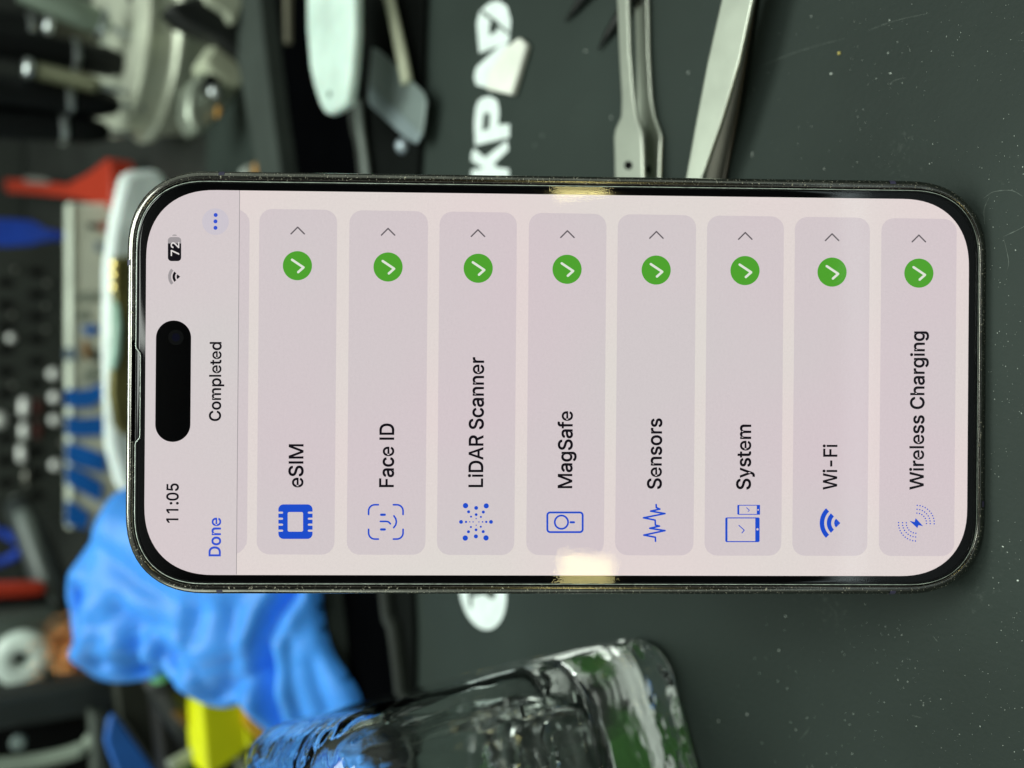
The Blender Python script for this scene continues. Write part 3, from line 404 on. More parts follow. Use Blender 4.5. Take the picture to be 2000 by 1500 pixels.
HW = 36.55; HH = (L(250, 750)[1] - L(1920, 750)[1]) / 2 * 1.0125; RC = 14.2
def rr(hw, hh, R, n=14, e=2.35):
    pts = []
    for cx, cy, q0 in ((hw - R, hh - R, 0), (-hw + R, hh - R, 90), (-hw + R, -hh + R, 180), (hw - R, -hh + R, 270)):
        for i in range(n + 1):
            q = math.radians(q0 + 90 * i / n); c, s = math.cos(q), math.sin(q)
            pts.append((cx + R * math.copysign(abs(c) ** (2 / e), c), cy + R * math.copysign(abs(s) ** (2 / e), s)))
    return pts
def rings(name, prof, m, caps=(True, True), base=(HW, HH, RC), parent=phone):
    V = []; Fc = []; n = None
    for ins, z in prof:
        r = rr(base[0] - ins, base[1] - ins, base[2] - ins); n = len(r); V += [(x, y, z) for x, y in r]
    for i in range(len(prof) - 1):
        for k in range(n):
            k2 = (k + 1) % n; Fc.append((i * n + k, i * n + k2, (i + 1) * n + k2, (i + 1) * n + k))
    if caps[0]: Fc.append(tuple(range(n)))
    if caps[1]: L0 = (len(prof) - 1) * n; Fc.append(tuple(range(L0, L0 + n)))
    return flat(mesh(name, V, Fc, m, parent), 50)
m_frame = speckled_metal("polished_frame", (0.21, 0.205, 0.185), (.50, .47, .36), .16, .612, 2400)
m_black = pm("black_glass", (0.003, 0.003, 0.004), .04, var=.1, spec=.5)
m_groove = pm("black_gasket", (0.004, 0.004, 0.004), .35)
rings("frame", [(1.75, -.60), (1.62, -.34), (1.35, -.26), (.95, -.30), (.55, -.50), (.25, -.85), (.07, -1.35), (0, -2.0), (0, -6.0), (.25, -7.1), (.8, -7.75), (1.6, -8.0), (30, -8.0)], m_frame, (False, True))
rings("gasket", [(1.6, -.9), (1.6, -.62), (2.0, -.5), (2.0, -.9)], m_groove)
rings("front_glass", [(1.85, -.9), (1.85, -.42), (1.93, -.22), (2.1, -.10), (2.4, -.05), (2.8, -.03)], m_black)
# screen
SW, SH, SR = 66.0 / 2, (L(283, 750)[1] - L(1890, 750)[1]) / 2, 12.0
sx0, sy0 = L(1086.5, 748)[0], L(1086.5, 752.5)[1]
m_bg = emis("lit_panel", (223, 213, 210), .02)
r_ = rr(SW, SH, SR, 18, 2.3)
screen = mesh("screen", [(x, y, 0) for x, y in r_], [tuple(range(len(r_)))], m_bg, phone, False, fix=False)
def warp(x, y): return x + .0082 * (750 - y), y      # rows run a hair off square
def ui(name, polys, m, z, tilt=True, fill=False, label=None):
    V = []; Fc = []
    if fill:
        v2, Fc = curve_fill(polys); V = [(*L(x, y), z) for x, y, _ in v2]
    else:
        for px in polys:
            s = len(V); V += [(*L(x, y), z) for x, y in px]; Fc.append(tuple(range(s, s + len(px))))
    o = mesh(name, V, Fc, m, screen, False, fix=False)
    if label: o["label"] = label
    return o
m_head = emis("lit_header", (211, 202, 203), .018); m_card = emis("lit_card", (209, 198, 201), .015)
m_txt = emis("dark_text", (16, 14, 20)); m_blue = emis("blue_text", (52, 84, 205)); m_icon = emis("blue_icon", (28, 76, 200))
m_green = emis("green_badge", (78, 160, 46)); m_tick = emis("pale_tick", (222, 226, 214)); m_grey = emis("grey_glyph", (98, 92, 96)); m_lgrey = emis("light_glyph", (158, 152, 154)); m_line = emis("hairline", (150, 143, 146)); m_more = emis("lilac_button", (203, 196, 205))
# header panel: rounded top end of the screen
hl = L(468, 380)[1]; hl2 = L(461.8, 1110)[1]
top = [(x, y, .015) for x, y in rr(SW - .02, SH - .02, SR, 18, 2.3) if y > hl + 1]
V = [(SW - .02, hl, .015)] + top + [(-SW + .02, hl2, .015)]
mesh("header_bar", V, [tuple(range(len(V)))], m_head, screen, False, fix=False)
ui("header_line", [[(467.6, 372), (468.8, 372), (462.4, 1122), (461.2, 1122)]], m_line, .03)
def rrpx(x0, x1, y0, y1, R, n=7, corners=(1, 1, 1, 1)):
    pts = []
    for (cx, cy, q0, on) in ((x1 - R, y1 - R, 0, corners[0]), (x0 + R, y1 - R, 90, corners[1]), (x0 + R, y0 + R, 180, corners[2]), (x1 - R, y0 + R, 270, corners[3])):
        if not on:
            pts.append((x1 if q0 in (0, 270) else x0, y1 if q0 in (0, 90) else y0)); continue
        for i in range(n + 1):
            q = math.radians(q0 + 90 * i / n); pts.append((cx + R * math.cos(q), cy + R * math.sin(q)))
    return pts
def cardpoly(x0, x1, **k):
    out = []
    for x, y in rrpx(x0, x1, -337, 337, 25, **k):
        xx = x; yc = 746 + (xx - 580) * .0086; yy = yc + y * (1 - (xx - 580) * .00615 / 337)
        out.append(warp(xx, yy))
    return out
ui("list_card", [cardpoly(465, 484, corners=(1, 0, 0, 1)) if False else [warp(x, y) for x, y in [(465.5, 410), (470, 412), (478, 418), (484, 428), (485, 440), (485, 1052), (484, 1062), (478, 1072), (470, 1079), (465.5, 1081)]]], m_card, .02)
for x0, x1 in [(504, 656), (680, 833.5), (856, 1007), (1030.5, 1182), (1204, 1357), (1378.5, 1528.5), (1550, 1696.5), (1719, 1866)]:
    ui("list_card", [cardpoly(x0, x1)], m_card, .02)
def disc(cx, cy, r, n=28): return [(cx + r * math.cos(2 * math.pi * i / n), cy + r * math.sin(2 * math.pi * i / n)) for i in range(n)]
def stroke(P, wd, cap=True, closed=False):
    out = []; P = list(P) + ([P[0]] if closed else [])
    for (x0, y0), (x1, y1) in zip(P[:-1], P[1:]):
        d = math.hypot(x1 - x0, y1 - y0) or 1; nx, ny = -(y1 - y0) / d * wd / 2, (x1 - x0) / d * wd / 2
        out.append([(x0 + nx, y0 + ny), (x1 + nx, y1 + ny), (x1 - nx, y1 - ny), (x0 - nx, y0 - ny)])
    for p in P if cap else P[1:-1]: out.append(disc(p[0], p[1], wd / 2, 12))
    return out
BC = [(581, 519), (758, 521.5), (934, 524), (1107.5, 526), (1281.5, 527.5), (1455, 528.5), (1625, 531.5), (1794.5, 533.5)]
CC = [(581.5, 450), (758, 452.5), (933.5, 455), (1108.2, 457), (1282, 458.5), (1455.5, 460.5), (1625, 463), (1794.5, 465.5)]
for (bx, by), (cx, cy) in zip(BC, CC):
    ui("check_badge", [disc(bx, by, 28.5, 40)], m_green, .035)
    ui("tick", stroke([(bx - 10.5, by - 11.6), (bx + 11.9, by + 3.4), (bx + 1.5, by + 12.6)], 4.6), m_tick, .05)
    ui("chevron", stroke([(cx - 13, cy + 6.8), (cx, cy - 6.2), (cx + 13, cy + 6.8)], 2.7), m_grey, .035)
def lettering(body, xb, cap, y0, y1, m, z=.04, off=.0175, label=None):
    V, Fc = text_mesh(body, off); xs = [v[0] for v in V]; a, b = min(xs), max(xs); sx = (y0 - y1) / (b - a); sy = cap
    P = []
    for v in V:
        yy = y0 - (v[0] - a) * sx; xx = xb - v[1] * sy; P.append((*L(xx + .0082 * ((y0 + y1) / 2 - yy), yy), z))
    mesh("lettering", P, Fc, m, screen, False, fix=False)
lettering("eSIM", 592, 27.5, 952, 867.5, m_txt)
lettering("Face ID", 769, 27.5, 951.5, 827, m_txt)
lettering("LiDAR Scanner", 944, 27.5, 951.5, 697.5, m_txt)
lettering("MagSafe", 1117.5, 27, 953.5, 803, m_txt)
lettering("Sensors", 1292, 27, 955, 817, m_txt)
lettering("System", 1466, 27, 956, 829, m_txt)
lettering("Wi-Fi", 1634.5, 26.5, 956.5, 868, m_txt)
lettering("Wireless Charging", 1804.5, 26.5, 956.5, 647, m_txt)
lettering("11:05", 348.4, 22.8, 1021, 944, m_txt)
lettering("Done", 431, 22.6, 1086.6, 1011, m_blue)
lettering("Completed", 431.6, 22, 822.5, 668, m_txt)
# status icons
ui("battery_icon", [rrpx(328, 354, 463, 510, 7)], m_lgrey, .03)
ui("battery_level", [[p for p in rrpx(328, 354, 463, 510, 7) if p[1] > 475] + [(328, 475.5), (354, 475.5)]], m_txt, .035)
o_ = ui("battery_nub", [[(336, 460.6), (346, 460.6), (343.5, 458.2), (338.5, 458.2)]], m_lgrey, .03)
lettering("72", 350, 16, 500, 473, emis("pale_digit", (225, 220, 218)), .05, .012)
def wedge(ax, ay, r0, r1, half, n=14):
    out = [(ax - r1 * math.cos(math.radians(t)), ay - r1 * math.sin(math.radians(t))) for t in np.linspace(-half, half, n)]
    out += [(ax - r0 * math.cos(math.radians(t)), ay - r0 * math.sin(math.radians(t))) for t in np.linspace(half, -half, n)] if r0 > 0 else [(ax, ay)]
    return out
ui("signal_icon", [wedge(352, 540.5, 17.8, 23.5, 42)], m_lgrey, .03)
ui("signal_icon", [wedge(352, 540.5, 10, 15, 42), wedge(352, 540.5, 0, 7, 42)], m_txt, .03)
ui("more_button", [disc(421, 433, 26, 40)], m_more, .03)
ui("more_dots", [disc(421.4, 420, 3.9), disc(421, 432.4, 3.9), disc(421, 445, 3.9)], m_blue, .045)
# row icons
def Z(ox, oy, s): return lambda *pts: [(ox + a / s, oy + b / s) for a, b in pts]
z1 = Z(500, 960, 4); z2 = Z(1000, 960, 4); z3 = Z(1500, 960, 4.762)
out = []
x0, x1, y0, y1 = 543.8, 610.5, 985, 1052.5; R = 10
def arc(cx, cy, r, a0, a1, n=7): return [(cx + r * math.cos(math.radians(t)), cy + r * math.sin(math.radians(t))) for t in np.linspace(a0, a1, n)]
out += arc(x0 + R, y0 + R, R, 180, 270) + arc(x1 - R, y0 + R, R, 270, 360)
for ny in (1001.2, 1013, 1024.6, 1036.4): out += [(x1, ny - 2)] + arc(x1 - 7.3, ny, 2, 270, 90, 5) + [(x1, ny + 2)]
out += arc(x1 - R, y1 - R, R, 0, 90) + arc(x0 + R, y1 - R, R, 90, 180)
for ny in (1036.4, 1024.6, 1013, 1001.2): out += [(x0, ny + 2)] + arc(x0 + 7.3, ny, 2, 90, -90, 5) + [(x0, ny - 2)]
ui("chip_icon", [out, rrpx(562, 592, 1000, 1038.3, 3)], m_icon, .04, fill=True)
s = []
bx0, bx1, by0, by1 = 720, 787.3, 985.8, 1052.8; R = 12
s += stroke([(bx0, by0 + 19)] + arc(bx0 + R, by0 + R, R, 180, 270) + [(bx0 + 19, by0)], 3.3)
s += stroke([(bx1, by0 + 19)] + arc(bx1 - R, by0 + R, R, 360, 270) + [(bx1 - 19, by0)], 3.3)
s += stroke([(bx0, by1 - 19)] + arc(bx0 + R, by1 - R, R, 180, 90) + [(bx0 + 19, by1)], 3.3)
s += stroke([(bx1, by1 - 19)] + arc(bx1 - R, by1 - R, R, 0, 90) + [(bx1 - 19, by1)], 3.3)
s += stroke(z1((978, 181), (1006, 181)), 4.6) + stroke(z1((978, 296), (1006, 296)), 4.6)
s += stroke(z1((972, 233), (1018, 233), (1036, 237), (1050, 252)), 3.3) + stroke(z1((1078, 190), (1092, 212), (1097, 236), (1092, 260), (1076, 282)), 3.3)
ui("face_icon", s, m_icon, .04)
dots = [(1637, 110, 21), (1799, 112, 20), (1720, 128, 15), (1661, 158, 12), (1776, 160, 12), (1720, 180, 11), (1680, 196, 8), (1757, 198, 8), (1720, 211, 5), (1602, 237, 15), (1641, 237, 9), (1670, 237, 5), (1696, 237, 5), (1742, 237, 5), (1770, 237, 6), (1799, 237, 9), (1836, 237, 15), (1720, 263, 5), (1679, 277, 8), (1756, 275, 8), (1719, 299, 11), (1660, 314, 12), (1775, 313, 12), (1718, 350, 16), (1635, 363, 21), (1797, 362, 21)]
ui("dot_icon", [disc(500 + a / 4, 960 + b / 4, r / 4, 18) for a, b, r in dots], m_icon, .04)
s = stroke(rrpx(1069, 1138, 1000.8, 1039.2, 5.5), 3.7, closed=True) + stroke(disc(1096.5, 1019.8, 13, 30), 3.5, closed=True) + stroke([(1114.5, 1020), (1121, 1020)], 4.2)
ui("charger_icon", s, m_icon, .04)
ui("wave_icon", stroke(z2((1126, 102), (1127, 125), (1155, 137), (1083, 153), (1195, 172), (1027, 205), (1118, 223), (1120, 262), (1152, 270), (1076, 287), (1195, 305), (1030, 340), (1120, 357), (1121, 388)), 3.3), m_icon, .04)
def R4(a0, b0, a1, b1): return z2((a0, b0), (a1, b0), (a1, b1), (a0, b1))
ui("device_icon", [R4(1763, 104, 1936, 110), R4(1763, 175, 1936, 181), R4(1760, 108, 1775, 177), R4(1912, 108, 1937, 177)] + stroke(z2((1832, 126), (1854, 146), (1844, 156)), 1.4), m_icon, .04)
ui("device_icon", [R4(1672, 202, 1928, 210), R4(1672, 387, 1928, 395), R4(1666, 207, 1683, 390), R4(1900, 207, 1934, 390)] + stroke(z2((1772, 264), (1814, 302), (1796, 323)), 1.8), m_icon, .04)
ui("device_button", [disc(1000 + 1922 / 4, 960 + 143 / 4, 1.6), disc(1000 + 1917 / 4, 960 + 295 / 4, 2.2)], m_card, .05)
ax, ay = z3((672, 293))[0]; k = 1 / 4.762
ui("signal_icon", [wedge(ax, ay, 150 * k, 192 * k, 46), wedge(ax, ay, 85 * k, 126 * k, 46), wedge(ax, ay, 0, 57 * k, 46)], m_icon, .04)
s = [z3((1315, 272), (1362, 283), (1380, 300), (1388, 340)), z3((1362, 283), (1372, 247), (1442, 322), (1398, 313)), z3((1362, 283), (1398, 313), (1388, 340))]
for r, n in ((94, 7), (129, 9), (166, 11)):
    for t in np.linspace(-87, 2, n):
        for sg in (1, -1):
            q = math.radians(t); p = z3((1379 + sg * r * math.cos(q) , 294 + sg * r * math.sin(q)))[0]; s.append(disc(p[0], p[1], 1.35, 10))
ui("charging_icon", s, m_icon, .04)
# camera island, earpiece, antenna bands
isl = empty("camera_island"); isl.parent = phone
px = [(338.5 + .0082 * (744.5 - y) + x, y) for x, y in [(a, b) for a, b in rrpx(-34.3, 34.3, 626, 863, 34.2, 14)]]
mesh("island_face", [(*L(x, y), .06) for x, y in px], [tuple(range(len(px)))], pm("island_black", (.0015, .0015, .002), .08, spec=.1), isl, False, fix=False)
def lensring(r, z, m, nm):
    mesh(nm, [(*L(344 + r * math.cos(q), 659 + r * math.sin(q)), z) for q in np.linspace(0, 2 * math.pi, 32, endpoint=False)], [tuple(range(32))], m, isl, False, fix=False)
lensring(15, .065, pm("lens_ring", (.003, .0035, .004), .3, spec=.05), "lens_ring"); lensring(8, .07, pm("lens_glass", (.005, .005, .03), .15, spec=.1), "lens")
mesh("earpiece", [(*L(x, y), -.015) for x, y in rrpx(257, 263.5, 664, 862, 3)], [tuple(range(32))], pm("earpiece_mesh", (.001, .001, .001), .9, spec=0), phone, False, fix=False)
m_band = pm("antenna_plastic", (.05, .045, .09), .5)
def band(cx, cy, horiz):
    u, v = L(cx, cy); e = .012
    if horiz:
        sg = 1 if u > 0 else -1; prof = [(.9, -.30), (.55, -.42), (.25, -.8), (.07, -1.35), (0, -2), (0, -6)]
        V = [(sg * (HW - i + e), v + d, z + e) for i, z in prof for d in (-.5, .5)]
    else:
        sg = 1 if v > 0 else -1; prof = [(.9, -.30), (.55, -.42), (.25, -.8), (.07, -1.35), (0, -2), (0, -6)]
        V = [(u + d, sg * (HH - i + e), z + e) for i, z in prof for d in (-.5, .5)]
    mesh("antenna_band", V, [(2 * i, 2 * i + 1, 2 * i + 3, 2 * i + 2) for i in range(5)], m_band, phone, fix=False)
for a in [(431, 345, 1), (1746, 357, 1), (427, 1155, 1), (1746, 1155, 1)]: band(a[0], a[1], True)
band(250, 512, False); band(1920, 985, False)
# clear protector with a cut-out at the earpiece
po = rr(HW - 2.05, HH - 2.15, RC - 2.0, 16); nv0 = L(277, 690)[0]; nv1 = L(277, 855)[0]
ytop = HH - 2.15; dp = .80
notch = [(nv0 + 1.2, ytop), (nv0 + .8, ytop - .08), (nv0 + .35, ytop - .4), (nv0, ytop - dp * .9), (nv0 - .5, ytop - dp), (nv1 + .5, ytop - dp), (nv1, ytop - dp * .9), (nv1 - .35, ytop - .4), (nv1 - .8, ytop - .08), (nv1 - 1.2, ytop)]
i0 = 17; po = po[:i0] + notch + po[i0:]
po2 = offset_poly(po, .22); n = len(po)
V = [(x, y, .10) for x, y in po] + [(x, y, .34) for x, y in po] + [(x, y, .46) for x, y in po2]
Fc = [(i, (i + 1) % n, (i + 1) % n + n, i + n) for i in range(n)] + [(i + n, (i + 1) % n + n, (i + 1) % n + 2 * n, i + 2 * n) for i in range(n)]
Fc += [tuple(range(2 * n, 3 * n))]
m_prot = protector_mat()
flat(mesh("screen_protector", V, Fc, m_prot, phone), 20)
# pale ground edge of the protector
pin = offset_poly(po, .14)
V = [(x, y, .20) for x, y in po] + [(x, y, .475) for x, y in offset_poly(po, .07)] + [(x, y, .478) for x, y in pin]
m_edge = pm("ground_glass_edge", (.62, .70, .62), .25, var=.4, scale=900)
mesh("protector_edge", V, [(i, (i + 1) % n, (i + 1) % n + n, i + n) for i in range(n)] + [(i + n, (i + 1) % n + n, (i + 1) % n + 2 * n, i + 2 * n) for i in range(n)], m_edge, phone)

# ================================================================== GLASS BOTTLE
def glass_mat(name, col, ior, rough=0.0):
    m = bpy.data.materials.new(name); m.use_nodes = True; b = m.node_tree.nodes["Principled BSDF"]
    b.inputs["Base Color"].default_value = col + (1,); b.inputs["Transmission Weight"].default_value = 1; b.inputs["IOR"].default_value = ior
    b.inputs["Roughness"].default_value = rough
    n = m.node_tree.nodes; l = m.node_tree.links; t = n.new("ShaderNodeTexCoord"); no = n.new("ShaderNodeTexNoise"); no.inputs["Scale"].default_value = 110; no.inputs["Detail"].default_value = 2.5
    mp = n.new("ShaderNodeMapping"); mp.inputs["Scale"].default_value = (1, 1, .35); l.new(t.outputs["Object"], mp.inputs[0]); l.new(mp.outputs[0], no.inputs["Vector"]); bp = n.new("ShaderNodeBump"); bp.inputs["Strength"].default_value = .45; bp.inputs["Distance"].default_value = .0013
    l.new(no.outputs["Fac"], bp.inputs["Height"]); l.new(bp.outputs[0], b.inputs["Normal"])
    return m
m_glass = glass_mat("clear_glass", (.97, 1.0, .98), 1.5)
bottle = empty("glass_bottle", (-101.0, 166.5, 0.2)); bottle.rotation_euler = (0, 0, math.radians(20))
tag(bottle, "square clear glass bottle with rounded shoulders standing left of the phone", "bottle")
def sq_rings(prof, n=12, e=2.2):
    V = []; Fc = []; N = None
    for h, R, z in prof:
        r = rr(h, h, min(R, h * .999), n, e); N = len(r); V += [(x, y, z) for x, y in r]
    for i in range(len(prof) - 1):
        for k in range(N):
            k2 = (k + 1) % N; Fc.append((i * N + k, i * N + k2, (i + 1) * N + k2, (i + 1) * N + k))
    Fc.append(tuple(range(N - 1, -1, -1))); L0 = (len(prof) - 1) * N; Fc.append(tuple(range(L0, L0 + N)))
    return V, Fc
outer = [(24, 8, 1.2), (27, 9, .4), (29.5, 10, 0), (31.2, 11, .9), (32.3, 11.5, 3.2), (32.6, 12, 6), (32.3, 12, 20), (31.9, 12, 45), (31.9, 12, 60), (31.8, 12, 74), (31.0, 12, 80.5), (28.8, 13, 85.2), (25, 14, 88), (20, 14, 89.8), (15, 14, 91.8), (13, 12.9, 94), (12.5, 12.4, 106)]
inner = [(6, 5.9, 20.5), (16, 12, 20.2), (21.5, 12, 21), (25, 11, 23.6), (27.2, 10, 29), (27.8, 10, 45), (27.8, 10, 72), (27, 10, 79), (25, 11, 82.5), (20, 12, 85.5), (13, 12, 88), (9.5, 9.4, 91), (9.2, 9.1, 105.9)]
V1, F1 = sq_rings(outer); V2, F2 = sq_rings(inner)
mesh_b = bpy.data.meshes.new("body")
o_body = mesh("body", V1, F1, m_glass, bottle)
o_cav = mesh("cavity", V2, F2, m_glass, bottle)
# join both skins into one glass wall
me = bpy.data.meshes.new("body")
bmA = bmesh.new(); bmA.from_mesh(o_cav.data); bmesh.ops.reverse_faces(bmA, faces=bmA.faces); bmA.from_mesh(o_body.data); bmA.to_mesh(me); bmA.free()
for nm in (o_body, o_cav): bpy.data.objects.remove(nm)
link("body", me, m_glass, bottle)
Vt, Ft = text_mesh("ml", .02)
n0 = len(Vt); wx = max(v[0] for v in Vt)
Vv = [(6.0 + (v[0]) * 13, -31.85, 34 + v[1] * 13) for v in Vt] + [(6.0 + v[0] * 13, -33.1, 34 + v[1] * 13) for v in Vt]
Ff = [tuple(f) for f in Ft] + [tuple(i + n0 for i in f) for f in Ft]
edges = {}
for f in Ft:
    for a, b in zip(f, f[1:] + f[:1]):
        k2 = (min(a, b), max(a, b)); edges[k2] = edges.get(k2, 0) + 1
Ff += [(a, b, b + n0, a + n0) for (a, b), c in edges.items() if c == 1]
mesh("embossed_lettering", Vv, Ff, m_glass, bottle, False)
lathe("cap", (0, 0, 102), (0, 0, 120), [(0, 14), (1, 15), (17, 15), (18, 14)], pm("cap_black", (.01, .01, .01), .4), bottle)
def green_patch_mat():
    m = bpy.data.materials.new("green_patch"); m.use_nodes = True; n = m.node_tree.nodes; l = m.node_tree.links; b = n["Principled BSDF"]
    b.inputs["Base Color"].default_value = (.30, .80, .22, 1); b.inputs["Roughness"].default_value = .6
    t = n.new("ShaderNodeTexCoord"); mp = n.new("ShaderNodeMapping"); mp.inputs["Location"].default_value = (.004, 0, -.0105); mp.inputs["Scale"].default_value = (46, 0, 105)
    mp.vector_type = 'POINT'; mp.inputs["Location"].default_value = (.18, 0, -1.1)
    l.new(t.outputs["Object"], mp.inputs[0]); gr = n.new("ShaderNodeTexGradient"); gr.gradient_type = 'SPHERICAL'; l.new(mp.outputs[0], gr.inputs[0])
    no = n.new("ShaderNodeTexNoise"); no.inputs["Scale"].default_value = 160; l.new(t.outputs["Object"], no.inputs["Vector"])
    mu = n.new("ShaderNodeMath"); mu.operation = 'MULTIPLY'; l.new(gr.outputs["Fac"], mu.inputs[0]); l.new(no.outputs["Fac"], mu.inputs[1])
    mr = n.new("ShaderNodeMapRange"); mr.inputs[1].default_value = .02; mr.inputs[2].default_value = .20; l.new(mu.outputs[0], mr.inputs[0])
    l.new(mr.outputs[0], b.inputs["Alpha"]); return m
mesh("green_patch", [(-26, 32.9, 1), (24, 32.9, 1), (24, 32.9, 20), (-26, 32.9, 20)], [(0, 1, 2, 3)], green_patch_mat(), bottle, False)  # soft-edged green patch on the outside of the bottle's back face
for _o in bottle.children:
    if _o.name.startswith("body"): _o.cycles.is_caustics_caster = True
for _o in mat_o.children:
    if _o.name.startswith("pad"): _o.cycles.is_caustics_receiver = True
for _l in bpy.data.lights:
    if _l.name.startswith(("bench", "room")): _l.cycles.is_caustics_light = True

# ================================================================== TWEEZERS
m_steel = pm("brushed_steel", (0.5, 0.53, 0.46), .38, 1.0, .12, 120)
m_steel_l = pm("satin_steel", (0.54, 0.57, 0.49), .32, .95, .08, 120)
def strip(name, left, right, z, th, m, parent, zfn=None):
    """a flat blade between two picture outlines, at height z"""
    zf = zfn or (lambda t: z)
    k = len(left); V = []; Fc = []
    for i in range(k):
        t = i / (k - 1)
        a = G(left[i][0], left[i][1], zf(t)); b = G(right[i][0], right[i][1], zf(t))
        V += [a, b, b - np.array([0, 0, th]), a - np.array([0, 0, th])]
    for i in range(k - 1):
        for j in range(4):
            j2 = (j + 1) % 4; Fc.append((4 * i + j, 4 * i + j2, 4 * i + 4 + j2, 4 * i + 4 + j))
    Fc += [(3, 2, 1, 0), tuple(4 * (k - 1) + j for j in range(4))]
    return child_world(flat(mesh(name, V, Fc, m, None, True, .4)), parent)
tz = empty("guide_tweezers", (60, 175, 0)); tag(tz, "slim steel tweezers with a round guide hole lying between the lettering and the wide tweezers", "tweezers", )
Lf = [(1207, -140), (1204, 0), (1208, 100), (1213, 190), (1212, 228), (1201, 252), (1198, 268), (1199, 300), (1200, 345), (1202, 420)]
Rt = [(1222, -140), (1227, 0), (1230, 100), (1238, 190), (1243, 228), (1249, 244), (1254, 260), (1256, 300), (1257, 345), (1258, 420)]
strip("upper_arm", Lf, Rt, 6.5, 1.1, m_steel_l, tz)
Lf2 = [(1232, -140), (1238, 0), (1241, 100), (1243, 190), (1241, 228), (1238, 252), (1236, 268), (1236, 300), (1238, 345), (1240, 420)]
Rt2 = [(1256, -140), (1265, 0), (1267, 100), (1272, 190), (1278, 228), (1288, 255), (1292, 268), (1290, 300), (1289, 345), (1289, 420)]
strip("lower_arm", Lf2, Rt2, 1.3, 1.1, m_steel_l, tz)
m_hole = pm("dark_hole", (.004, .004, .004), .9, spec=.1)
hp = [G(1227 + 8 * math.cos(q), 323 + 8.5 * math.sin(q), 6.56) for q in np.linspace(0, 2 * math.pi, 24, endpoint=False)]
child_world(mesh("guide_hole", hp, [tuple(range(24))], m_hole, None, False, fix=False), tz)
hp = [G(1266 + 5 * math.cos(q), 331 + 9 * math.sin(q), 1.36) for q in np.linspace(0, 2 * math.pi, 24, endpoint=False)]
child_world(mesh("guide_hole", hp, [tuple(range(24))], m_hole, None, False, fix=False), tz)
tw = empty("wide_tweezers", (85, 165, 0)); tag(tw, "wide flat steel tweezers with pale satin upper arm lying nearest the bare mat", "tweezers")
Lf = [(1447, -140), (1408, 0), (1381, 120), (1359, 235), (1339, 345), (1325, 430)]
Rt = [(1506, -140), (1470, 0), (1444, 120), (1410, 235), (1372, 345), (1350, 430)]
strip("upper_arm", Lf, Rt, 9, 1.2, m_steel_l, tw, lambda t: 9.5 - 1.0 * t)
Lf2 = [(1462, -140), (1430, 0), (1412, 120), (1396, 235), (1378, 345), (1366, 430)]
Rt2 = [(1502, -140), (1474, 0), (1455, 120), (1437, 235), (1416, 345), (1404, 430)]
strip("lower_arm", Lf2, Rt2, 1.4, 1.2, pm("shaded_steel", (.10, .095, .08), .45, 1.0), tw)  # darker base colour stands for the upper arm's shadow on this arm
m_blk = pm("black_steel", (.012, .013, .012), .4)
bt_ = empty("black_tweezers", (60, 225, 0)); tag(bt_, "pointed black tweezers entering past the white letters beside the slim tweezers", "tweezers")
child_world(tube("arm", [G(1103, 42, 1), G(1120, 18, 1.6), G(1150, -25, 2.6), G(1190, -80, 3)], [.25, 1.0, 1.7, 2.2], m_blk, None, 10, .5), bt_)
child_world(tube("arm", [G(1168, 98, 1), G(1185, 65, 1.6), G(1222, 8, 2.6), G(1262, -50, 3)], [.25, 1.1, 1.8, 2.2], m_blk, None, 10, .5), bt_)
# white plastic scrap on the letter A
sp = hpoly("plastic_scrap", [(944, 140), (978, 90), (1004, 70), (1019, 84), (1006, 130), (990, 183), (940, 172)], 4.0, 2.2, pm("cream_plastic", (.78, .80, .72), .5))
sp.location.z = -.0015
tag(sp, "small white plastic scrap lying on the white letter A", "scrap")

# ================================================================== TOOL TRAY behind the mat lettering
m_tray = pm("tray_black", (.0012, .0013, .0016), .9, spec=0)
m_rim = pm("tray_rim", (.022, .026, .022), .6, spec=.3)
m_railg = pm("rail_grey", (.042, .052, .046), .7, spec=.2)
tray = empty("tool_tray", (0, 330, 0)); tag(tray, "long black tool tray with raised rims across the back of the mat", "tray")
FR = [(672, -60), (683, 60), (697, 230), (715, 345), (738, 800), (757, 1165), (772, 1230), (785, 1330), (792, 1420), (800, 1560)]
BR = [(500, -60), (512, 60), (532, 230), (548, 345), (590, 800), (632, 1165), (640, 1230), (646, 1330), (650, 1420), (655, 1560)]
child_world(tube("front_rim", smoothpath([G(x, y, 4) for x, y in FR], 5), 2.0, m_rim, None, 12, 1.6), tray)
fl = [G(x, y, 1.2) for x, y in FR] + [G(x, y, 1.2) for x, y in BR[::-1]]
child_world(prism("floor", fl, (0, 0, -1.0), m_tray), tray)
# the tray's apron between the front rim and the mat
AP = [(830, -60), (826, 60), (822, 230), (815, 345), (810, 800), (803, 1165), (806, 1230), (806, 1330), (806, 1420), (812, 1560)]
child_world(prism("apron", [G(x, y, 2.2) for x, y in FR] + [G(x, y, 2.2) for x, y in AP[::-1]], (0, 0, -2.0), pm("apron_black", (.005, .006, .0055), .8, spec=.05), None, .5), tray)
V = []
wid = [62, 60, 50, 44, 30, 16, 15, 14, 13, 12]
o_ = prism("back_rim", [G(x, y, 9) for x, y in BR] + [G(x - wd, y, 9) for (x, y), wd in list(zip(BR, wid))[::-1]], (0, 0, -8.9), m_railg, None, .8); child_world(o_, tray)

